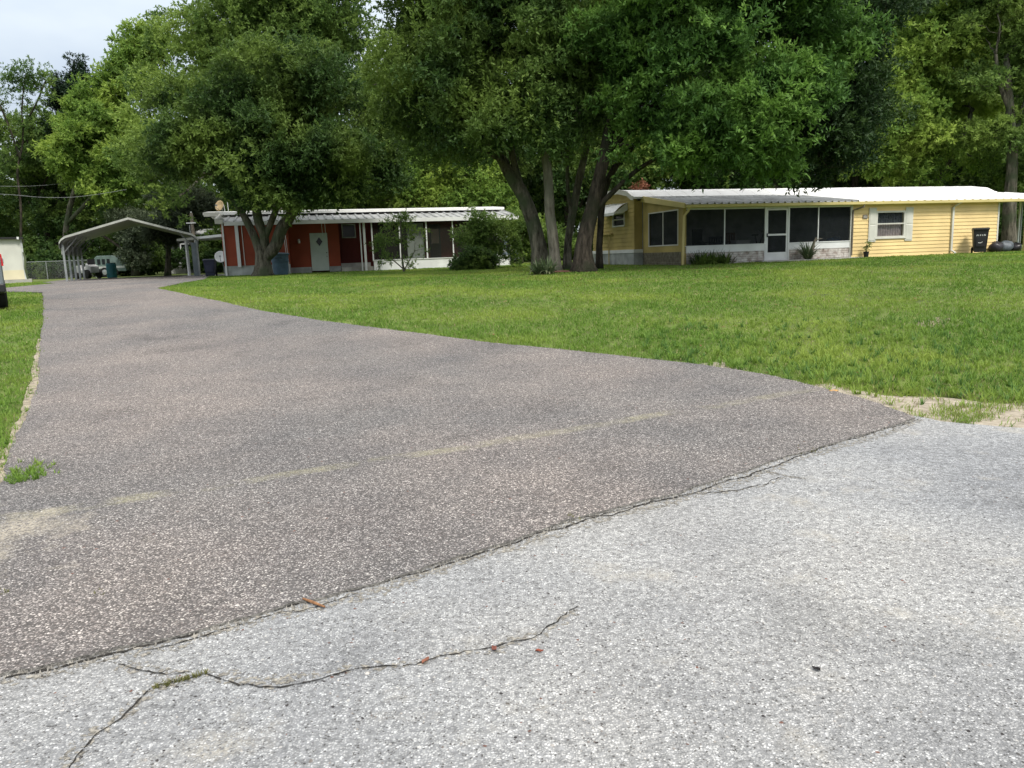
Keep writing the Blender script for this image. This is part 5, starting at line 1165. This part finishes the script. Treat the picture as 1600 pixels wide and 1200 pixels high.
build_tree('sapling', 'thin leafy sapling on the lawn in front of the red porch', 'tree',
    [[(632,433,1.6), (628,400,1.3), (627,370,1.1), (626,345,.7)], [(630,425,1.1,35,1), (638,410,.9), (648,392,.6)], [(630,420,1,35,1), (612,405,.8), (596,398,.5)], [(628,380,.8,35,1), (612,362,.6), (598,352,.4)]],
    35, [(626,360,35,22), (604,372,35,16), (648,372,35,16), (612,352,35,14), (640,345,35,12), (605,410,35,14), (642,412,35,12), (590,385,35,10), (660,390,35,8)],
    5200*QD, .10, .045, 'leaf_mid', 'bark', 25, clump=.28, gap=.3, per=50, twig=.18, limb=.02)
def bush(name, label, px, py, D, lobes, total, L, W, mt_, seed, cat='shrub', cl=.3, group=None):
    c = at(px, py, D); base = np.array([c[0], c[1], gz(c[0], c[1])]); t = thing(name, label, cat, base, 0, group)
    lw = [(np.array(q[0]), q[1]) for q in lobes]
    leaves('foliage', lw, total, L, W, seed, mt=mt_, parent=t, clump=cl, per=60, twig=.16, gap=.12, shell=.3)
    mb = MB(); rg = np.random.default_rng(seed)
    for k in range(7): q = lw[k % len(lw)][0]; mb.tube(bez((rg.normal(0, .08), rg.normal(0, .08), -.05), q+rg.normal(0, .1, 3), .05, 4), [.03, .025, .02, .014, .008], 6)
    part('stem', mb, 'bark', t); return t
bush('shrub', 'dense dark low shrub at the foot of the small bushy tree', 742, 428, 34, [((-.3, 0, .42), (.5, .45, .4)), ((.25, 0, .48), (.5, .45, .44)), ((.62, 0, .3), (.34, .35, .3)), ((-.66, 0, .25), (.3, .35, .25))], 17000, .10, .05, 'leaf_oakdark', 31)
for k, (px, D, lb) in enumerate(((842, 25.2, 'grey green strap leaved clump at the foot of the leaning trunk'), (856, 25.0, 'grey green strap leaved clump in front of the pale ringed trunk'))):
    c = at(px, 428, D); t = thing('agave_clump', lb, 'plant', (c[0], c[1], gz(c[0], c[1])), 0, 'strap leaved clumps under the centre oaks'); part('leaves', straps(70, .62, .06, 70+k, 1.25, .18, arch=1.1), 'leaf_strap', t)
c = at(882, 424, 26.3); tag(part('mulch_patch', (lambda b: b)(blob((0, 0, .0), (.75, .6, .05), 12)), 'mulch', smooth=True), 'reddish mulch heap between the centre trunks', 'mulch', kind='stuff'); bpy.data.objects['mulch_patch'].location = (c[0], c[1], gz(c[0], c[1]))
bush('dead_sapling', 'rusty brown dead foliage poking above the left end of the yellow roof', 1001, 300, 39, [((0, 0, 3.45), (.28, .3, .42)), ((.1, 0, 3.0), (.25, .3, .3))], 2600, .14, .06, 'leaf_dry', 33, cat='shrub', cl=.22)

# ------------------------------------------------------------------ the wood behind: archetypes copied tree by tree
def grow(name, label, loc, h, rad_, lm, bm, seed, total, L, W, low=.25, group=None, n=9, clump=1.1, gap=.28, slim=1.):
    rg = np.random.default_rng(seed); t = thing(name, label, 'tree', loc, 0, group); mb = MB()
    pts = [(0, 0, -.2)]; 
    for k in range(1, 6): pts.append((rg.normal(0, .12)*k*.6, rg.normal(0, .12)*k*.6, h*.8*k/5))
    q, rs = smoothline(pts, [h*.022, h*.017, h*.014, h*.011, h*.008, h*.004]); mb.tube(q, rs, 10, wob=.06, seed=seed)
    L_ = []
    for k in range(n):
        z = h*(low+(1-low)*(k+.5)/n*.93); f = (z/h-low)/(1-low); rr = rad_*(1-.55*f**1.6)*rg.uniform(.75, 1.1); a = k*2.4+rg.uniform(-.4, .4)
        o_ = rr*.55*(1 if k < n-1 else .2); c = np.array([cos(a)*o_, sin(a)*o_, z]); s_ = rr*.62*slim; L_.append((c, (s_, s_, s_*.72)))
        i = min(len(q)-1, int(len(q)*z/h*.8)); mb.tube(bez(q[i], c, .4, 5, rg, .12), list(np.linspace(max(.05, rs[i]*.6), .03, 6)), 6)
    leaves('crown', L_, total, L, W, seed, mt=lm, parent=t, clump=clump, gap=gap, per=110); part('trunk', mb, bm, t, smooth=True); return t
GW = 'trees of the wood behind the houses'
arch_ = [grow('wood_tree', 'tall dark green tree in the wood behind the houses', (-60, 78, 1), 16.5, 5.0, 'leaf_oakdark', 'bark_dark', 41, 42000, .30, .14, group=GW),
         grow('wood_tree', 'mid green rounded tree in the wood behind the houses', (-40, 72, 1), 14.5, 5.2, 'leaf_oak', 'bark', 42, 42000, .30, .14, low=.2, group=GW),
         grow('wood_tree', 'lighter green loose tree in the wood behind the houses', (-20, 76, 1), 15.5, 4.8, 'leaf_mid', 'bark', 43, 38000, .30, .14, low=.22, gap=.34, group=GW),
         grow('wood_tree', 'slim dark tree with bare lower trunk in the wood behind the houses', (0, 70, 1), 17.5, 3.8, 'leaf_oakdark', 'bark_dark', 44, 34000, .28, .13, low=.42, gap=.3, group=GW)]
used = [False]*4; seen = {}
def zone_of(q):
    for lim, z in ((0, 'left of the shed'), (120, 'above the beige shed'), (260, 'behind the steel carport'), (400, 'behind the patio cover'), (560, 'behind the red front bay'), (740, 'behind the red porch'), (900, 'behind the centre trunks'), (1080, 'behind the yellow end wall'), (1250, 'behind the screen door'), (1420, 'behind the shuttered window'), (1600, 'behind the black bin')):
        if q < lim: return z
    return 'right of the yellow home'
rg = np.random.default_rng(99)
spots = []
for row, (D, step) in enumerate(((66, 6.2), (78, 7.0), (92, 8.5))):
    x = -.78*D
    while x < .80*D: spots.append((x+rg.uniform(-1.2, 1.2), D+rg.uniform(-3, 3), row)); x += step
for i, (x, y, row) in enumerate(spots):
    pxx = 800+x/y*1202
    k = int(rg.integers(0, 4)); s_ = rg.uniform(.86, 1.12)
    if pxx < 330: s_ *= (.80, .88, .92)[row]; k = (0, 1, 0, 3)[k]
    elif pxx > 900: s_ *= 1.22
    else: s_ *= 1.1
    loc = (x, y, gz(x, y)); rz = rg.uniform(0, 6.28)
    zone = zone_of(pxx); look = ('dark green tree', 'mid green rounded tree', 'lighter loose tree', 'slim dark tree')[k]; rw = ('in the nearest row of woodland', 'in the middle row of woodland', 'in the farthest row of woodland')[row]
    key = (look, rw, zone); seen[key] = seen.get(key, 0)+1
    lab = look+rw+' '+zone+('', ', second', ', third')[min(2, seen[key]-1)]
    if not used[k]: arch_[k]['label'] = lab
    if not used[k]: arch_[k].location = loc; arch_[k].scale = (s_,)*3; used[k] = True
    else: dup(arch_[k], loc, rz, lab, scale=(s_, s_, s_*rg.uniform(.95, 1.08)))
# understory shrubs
US = 'undergrowth shrubs along the edge of the wood'
s0 = bush('undergrowth_shrub', 'dark green undergrowth shrub at the edge of the wood', 60, 420, 60, [((0, 0, 1.2), (1.5, 1.3, 1.1)), ((1.1, .3, .9), (1.1, 1, .9)), ((-1.2, .2, 1.0), (1.1, 1, .9)), ((.2, 0, 2.2), (.9, .9, .8))], 15000, .20, .10, 'leaf_oakdark', 51, cl=.5, group=US)
s1 = bush('undergrowth_shrub', 'bright green undergrowth shrub at the edge of the wood', 90, 420, 60, [((0, 0, 1.0), (1.6, 1.3, 1.0)), ((1.3, .3, 1.3), (1.0, 1, 1.0)), ((-1.2, .2, .8), (1.1, 1, .8)), ((-.4, 0, 1.9), (.8, .9, .7))], 13000, .20, .10, 'leaf_mid', 52, cl=.5, group=US)
u01 = [False, False]; x = -50.
while x < 44:
    y = 60+rg.uniform(-2.5, 3); pxx = 800+x/y*1202; k = int(rg.random() < .35); s_ = rg.uniform(.75, 1.25)
    loc = (x, y, gz(x, y))
    look = ('dark green undergrowth shrub ', 'bright green undergrowth shrub ')[k]; key = (look, zone_of(pxx)); seen[key] = seen.get(key, 0)+1
    lab = ('', 'second ', 'third ', 'fourth ', 'fifth ', 'sixth ')[min(5, seen[key]-1)]+look+zone_of(pxx)+(', counting from the left' if seen[key] > 1 else '')
    if not u01[k]: (s0, s1)[k].location = loc; u01[k] = True; (s0, s1)[k]['label'] = lab
    else: dup((s0, s1)[k], loc, rg.uniform(0, 6.28), lab, scale=(s_*1.15, s_*1.15, s_))
    x += rg.uniform(1.7, 2.8)
# vine draped tree seen through the carport
build_tree('vine_covered_tree', 'vine draped dark tree with a leaning bare limb seen under the carport roof', 'tree',
    [[(212,430,5), (208,395,4.5), (206,365,4), (210,335,3)], [(208,400,2.6,55,1), (190,388,2.2), (170,374,2), (150,362,1.6)]],
    55, [(208,345,55,22), (206,370,55,16), (203,395,55,14), (222,360,55,18), (190,340,55,20), (238,350,55,22), (216,405,55,14)], 26000, .18, .07, 'leaf_grey', 'bark_dark', 61, clump=.4, gap=.15, droop=.9, per=60)
build_tree('small_tree', 'grey green tree leaning over the service pole behind the carport', 'tree',
    [[(262,430,4), (264,380,3.5), (268,330,3)]], 50, [(268,325,50,34), (300,315,50,24), (240,345,50,24), (285,350,50,20), (320,330,50.5,16), (258,370,50,20)], 42000, .17, .08, 'leaf_grey', 'bark', 62, clump=.5, gap=.22)
build_tree('small_tree', 'short leafy tree beside the camper seen between the centre trunks', 'tree',
    [[(815,410,2.5), (816,380,2), (820,350,1.4)]], 50, [(822,350,50,20), (842,365,50,16), (800,345,50,16), (860,370,51,16), (880,385,51,16), (820,385,50,11)], 20000, .15, .07, 'leaf_mid', 'bark', 63, clump=.4, gap=.3)
# far belt of foliage that closes the wood
fb = [((x_, 112+rg.uniform(-4, 4), h_), (7, 4, 5)) for x_ in np.arange(-105, 110, 8) for h_ in (4.5, 11)]
o, _ = leaves('far_wood', fb, 90000, .75, .38, 88, clump=2.0, per=80, mt='leaf_oakdark', gap=.1); tag(o, 'distant dark wood closing the view behind the trees', 'wood', kind='stuff')

# ------------------------------------------------------------------ grass
def grass():
    rg = np.random.default_rng(3); n = 172000; a, b = 3.4, 50.
    r = (a**.3+rg.random(n)*(b**.3-a**.3))**(1/.3); th = rg.uniform(-.80, .95, n)
    P = np.stack([np.sin(th)*r, np.cos(th)*r], 1)
    bad = inpoly(P, drive_poly) | inpoly(P, road_poly)
    run = inpoly(P, [G_(*p) for p in ((1432,652),(1470,640),(1560,622),(1620,620),(1620,640),(1580,640),(1540,652),(1510,664),(1480,656))])
    thin = np.zeros(n, bool)
    for s_ in sand_polys: thin |= inpoly(P+rg.normal(0, .05, P.shape), s_)
    thin_k = np.where(inpoly(P, sand_polys[1]), .40, .12); thin_k = np.where(inpoly(P, sand_polys[3]), .72, np.where(inpoly(P, sand_polys[4]), .45, thin_k))
    cz = np.exp(-((P[:, 1]-7.6)/1.3)**2)*(P[:, 0] > 1.5); bad |= rg.random(n) < cz*.45*(.5+.5*np.sin(P[:, 0]*3.1+np.sin(P[:, 1]*4.3)*1.7))*1.2
    bad |= thin & ~run & (rg.random(n) > thin_k)
    h4 = inpoly(P, [H.world(-.3, .05)[:2], H.world(19, .05)[:2], H.world(19, 8)[:2], H.world(-.3, 8)[:2]]) | inpoly(P, [H2.world(0, .05)[:2], H2.world(16, .05)[:2], H2.world(16, 7)[:2], H2.world(0, 7)[:2]])
    P = P[~(bad | h4)]; r = np.hypot(P[:, 0], P[:, 1])
    # runners creeping on to the drive along its edge
    k = 7; m_ = len(P)*k; Q = np.repeat(P, k, 0); rr = np.repeat(r, k); tz = rg.normal(0, 1, (m_, 2)); Q = Q+tz*(.016*(rr/6)**.8)[:, None]
    patch = np.sin(Q[:, 0]*.9+1.3)*np.sin(Q[:, 1]*.7)+.6*np.sin(Q[:, 0]*2.3+Q[:, 1]*1.9)+.5*np.sin(Q[:, 0]*5.1-Q[:, 1]*3.3)
    z = g(Q[:, 0], Q[:, 1])-.022
    hgt = (.050+.010*patch)*rg.uniform(.55, 1.35, m_)*np.where(rr < 9, 1.05, 1.0); wd = .0062*(rr/7)**.85*rg.uniform(.7, 1.3, m_)
    az = rg.uniform(0, 2*pi, m_); lean = rg.uniform(.1, 1.0, m_); dx, dy = np.cos(az)*lean, np.sin(az)*lean
    B = np.stack([Q[:, 0], Q[:, 1], z], 1); D = nrm(np.stack([dx, dy, np.ones(m_)], 1)); D2 = nrm(D+np.stack([dx, dy, -.35*lean], 1)*.8)
    S = nrm(np.stack([-np.sin(az+rg.normal(0, .6, m_)), np.cos(az), np.zeros(m_)], 1))
    mid = B+D*(hgt*.55)[:, None]; tip = mid+D2*(hgt*.6)[:, None]
    V = np.empty((m_, 4, 3)); V[:, 0] = B; V[:, 1] = mid+S*wd[:, None]*.5; V[:, 2] = tip; V[:, 3] = mid-S*wd[:, None]*.5
    edge_ = np.exp(-((Q[:, 1]-6.9)/1.0)**2)*(Q[:, 0] > 2)
    dry = rg.random(m_) < .05+.22*edge_+.06*(patch < -.8)+.25*np.isin(np.arange(m_), [])
    for nm, sel, mt_, lb in (('grass', ~dry, 'grass', 'mown green lawn grass'), ('dry_grass', dry, 'straw', 'dry straw coloured blades among the lawn grass')):
        W_ = V[sel]; me = npmesh(nm, W_.reshape(-1, 3), len(W_)); o = link(nm, me, mt_); tag(o, lb, 'grass', kind='stuff')
grass()
# coarse weeds near the corner of the drive, and grass tufts in the crack and at the drive's near left edge
def tuft(mb, x, y, n, L, W, seed, z=None):
    rg = np.random.default_rng(seed); zz = gz(x, y)-.005 if z is None else z
    for k in range(n):
        q = rg.uniform(0, 2*pi); e = rg.uniform(.3, 1.2); l_ = L*rg.uniform(.5, 1.1); c, s_ = cos(q), sin(q); o = len(mb.v); bx, by = rg.normal(0, L*.12, 2); a = 0; b_ = 0; m_ = 4
        for i in range(m_+1):
            t = i/m_; el = pi/2-e*(.4+t*1.0)
            if i: a += cos(el)*l_/m_; b_ += sin(el)*l_/m_
            wd = W*(1-t**2)*.5+.0006
            mb.v += [(x+bx+c*a-s_*wd, y+by+s_*a+c*wd, zz+max(b_, .0)), (x+bx+c*a+s_*wd, y+by+s_*a-c*wd, zz+max(b_, .0))]
        mb.f += [(o+2*i, o+2*i+1, o+2*i+3, o+2*i+2) for i in range(m_)]
wd_ = MB(); wb_ = MB(); rg = np.random.default_rng(5)
for k in range(1500):
    px, py = rg.uniform(1000, 1640), rg.uniform(500, 640); x, y = G_(px, py)
    q = np.array([[x, y]])
    if inpoly(q, drive_poly)[0] or inpoly(q, road_poly)[0] or (inpoly(q, sand_polys[0])[0] and rg.random() < .9): continue
    tuft(wd_ if k % 3 else wb_, x, y, 12, rg.uniform(.07, .16), .0085, k)
for k in range(150):
    px, py = rg.uniform(-30, 60), rg.uniform(465, 770); x, y = G_(px, py)
    if inpoly(np.array([[x, y]]), drive_poly)[0]: continue
    tuft(wd_, x, y, 11, rg.uniform(.05, .10), .006, 900+k)
for k in range(70): x, y = G_(*[(a+rg.normal(0, 10)) if i == 0 else a+rg.normal(0, 6) for i, a in enumerate((20+k*.7, 752-k*.2))]); tuft(wd_, x, y, 10, .06, .005, 2000+k, gz(x, y)+.012)
for k in range(700):
    px, py = rg.uniform(420, 1640), rg.uniform(415, 620); x, y = G_(px, py)
    if inpoly(np.array([[x, y]]), drive_poly)[0] or y > 28: continue
    tuft(wd_, x, y, 8, rg.uniform(.07, .13)*(1+y*.012), .006*(1+y*.05), 5000+k)
tag(part('weeds', wd_, 'grass'), 'coarse broad bladed grass at the edges of the drive', 'grass', kind='stuff')
ct = MB()
for k in range(26): t_ = k/25; x, y = G_(245+75*t_+rg.normal(0, 3), 1078-22*t_+rg.normal(0, 2)); tuft(ct, x, y, 7, .022, .002, 3000+k, .006)
for (px, py, n_) in ((905, 812, 5), (1262, 706, 8), (0, 930, 6), (150, 930, 3)):
    for k in range(n_): x, y = G_(px+rg.normal(0, 9), py+rg.normal(0, 3)); tuft(ct, x, y, 7, .02, .002, 3100+k+px, gz(x, y)+.012)
tag(part('crack_grass', ct, 'weed_dry'), 'small dry tufts growing in the cracks of the road', 'grass', kind='stuff')
tag(part('broadleaf_weeds', wb_, leafmat('weed_leaf', (.06, .135, .03), (.13, .24, .055), (.18, .30, .06), .35, 2., .6)), 'cool green coarse weeds among the lawn near the corner of the drive', 'weeds', kind='stuff')
# a dry twig and fallen leaves on the asphalt
M['twig'] = mat('brown_twig', (.30, .15, .07), .8, var=.3, scale=60)
a, b = G_(474, 943), G_(508, 953); tag(part('twig', MB().tube([(a[0], a[1], .022), ((a[0]+b[0])/2, (a[1]+b[1])/2+.002, .018), (b[0], b[1], .014)], [.005, .0065, .004], 7, wob=.2), 'twig'), 'short brown twig lying on the road beside the drive edge', 'twig')
lfp = [((1303, 613), .055, (.50, .28, .09), 'orange tan fallen leaf at the sandy edge of the drive'), ((772, 1018), .020, (.20, .07, .05), 'larger of two small reddish leaves by the crack'), ((843, 1021), .016, (.26, .07, .04), 'tiny reddish leaf right of the crack on the road'), ((665, 1036), .020, (.25, .10, .06), 'small brown leaf lying in the middle of the long crack'), ((1275, 1049), .015, (.02, .018, .018), 'small black seed pod alone on the grey road')]
for k, ((px, py), s_, c_, lb) in enumerate(lfp):
    x, y = G_(px, py); z = gz(x, y)+.022; mb = MB(); vs = [(0, 0, .004)]; n = 10
    for j in range(n): q = 2*pi*j/n; vs.append((cos(q)*s_*(1+.1*sin(3*q)), sin(q)*s_*.48, .004+.006*abs(sin(q*1.5))))
    vs += [(a_, b_, c2-.002) for a_, b_, c2 in vs]; m_ = n+1
    fs = [(0, 1+j, 1+(j+1) % n) for j in range(n)]+[(m_, m_+1+(j+1) % n, m_+1+j) for j in range(n)]+[(1+j, m_+1+j, m_+1+(j+1) % n, 1+(j+1) % n) for j in range(n)]
    o = part('fallen_leaf' if k < 4 else 'seed_pod', mb.add(vs, fs), mat('dry_leaf_skin', c_, .7, var=.2, scale=40)); o.location = (x, y, z-.016 if k else z-.012); o.rotation_euler = (0.1, .05, k*1.3+.3); tag(o, lb, 'leaf' if k < 4 else 'seed pod')

# dead leaves scattered on the lawn under the oaks
rg = np.random.default_rng(31); n = 1500
cx = np.concatenate([rg.normal(2.2, 3.2, n//2), rg.uniform(-8, 16, n-n//2)]); cy = np.concatenate([rg.normal(25.5, 3.5, n//2), rg.uniform(8, 34, n-n//2)])
ok = ~(inpoly(np.stack([cx, cy], 1), drive_poly)); cx, cy = cx[ok], cy[ok]; n = len(cx); q = rg.uniform(0, 6.28, n); r = rg.uniform(.02, .045, n); zz = g(cx, cy)+rg.uniform(.0, .03, n)
V = np.zeros((n, 4, 3))
for j, (a, b) in enumerate(((-1, 0), (0, .45), (1, 0), (0, -.45))):
    V[:, j, 0] = cx+(a*np.cos(q)-b*np.sin(q))*r; V[:, j, 1] = cy+(a*np.sin(q)+b*np.cos(q))*r; V[:, j, 2] = zz+rg.uniform(0, .015, n)
tag(link('fallen_leaves', npmesh('fallen_leaves', V.reshape(-1, 3), n), 'leaf_dry'), 'brown fallen leaves scattered over the lawn under the oaks', 'leaves', kind='stuff')
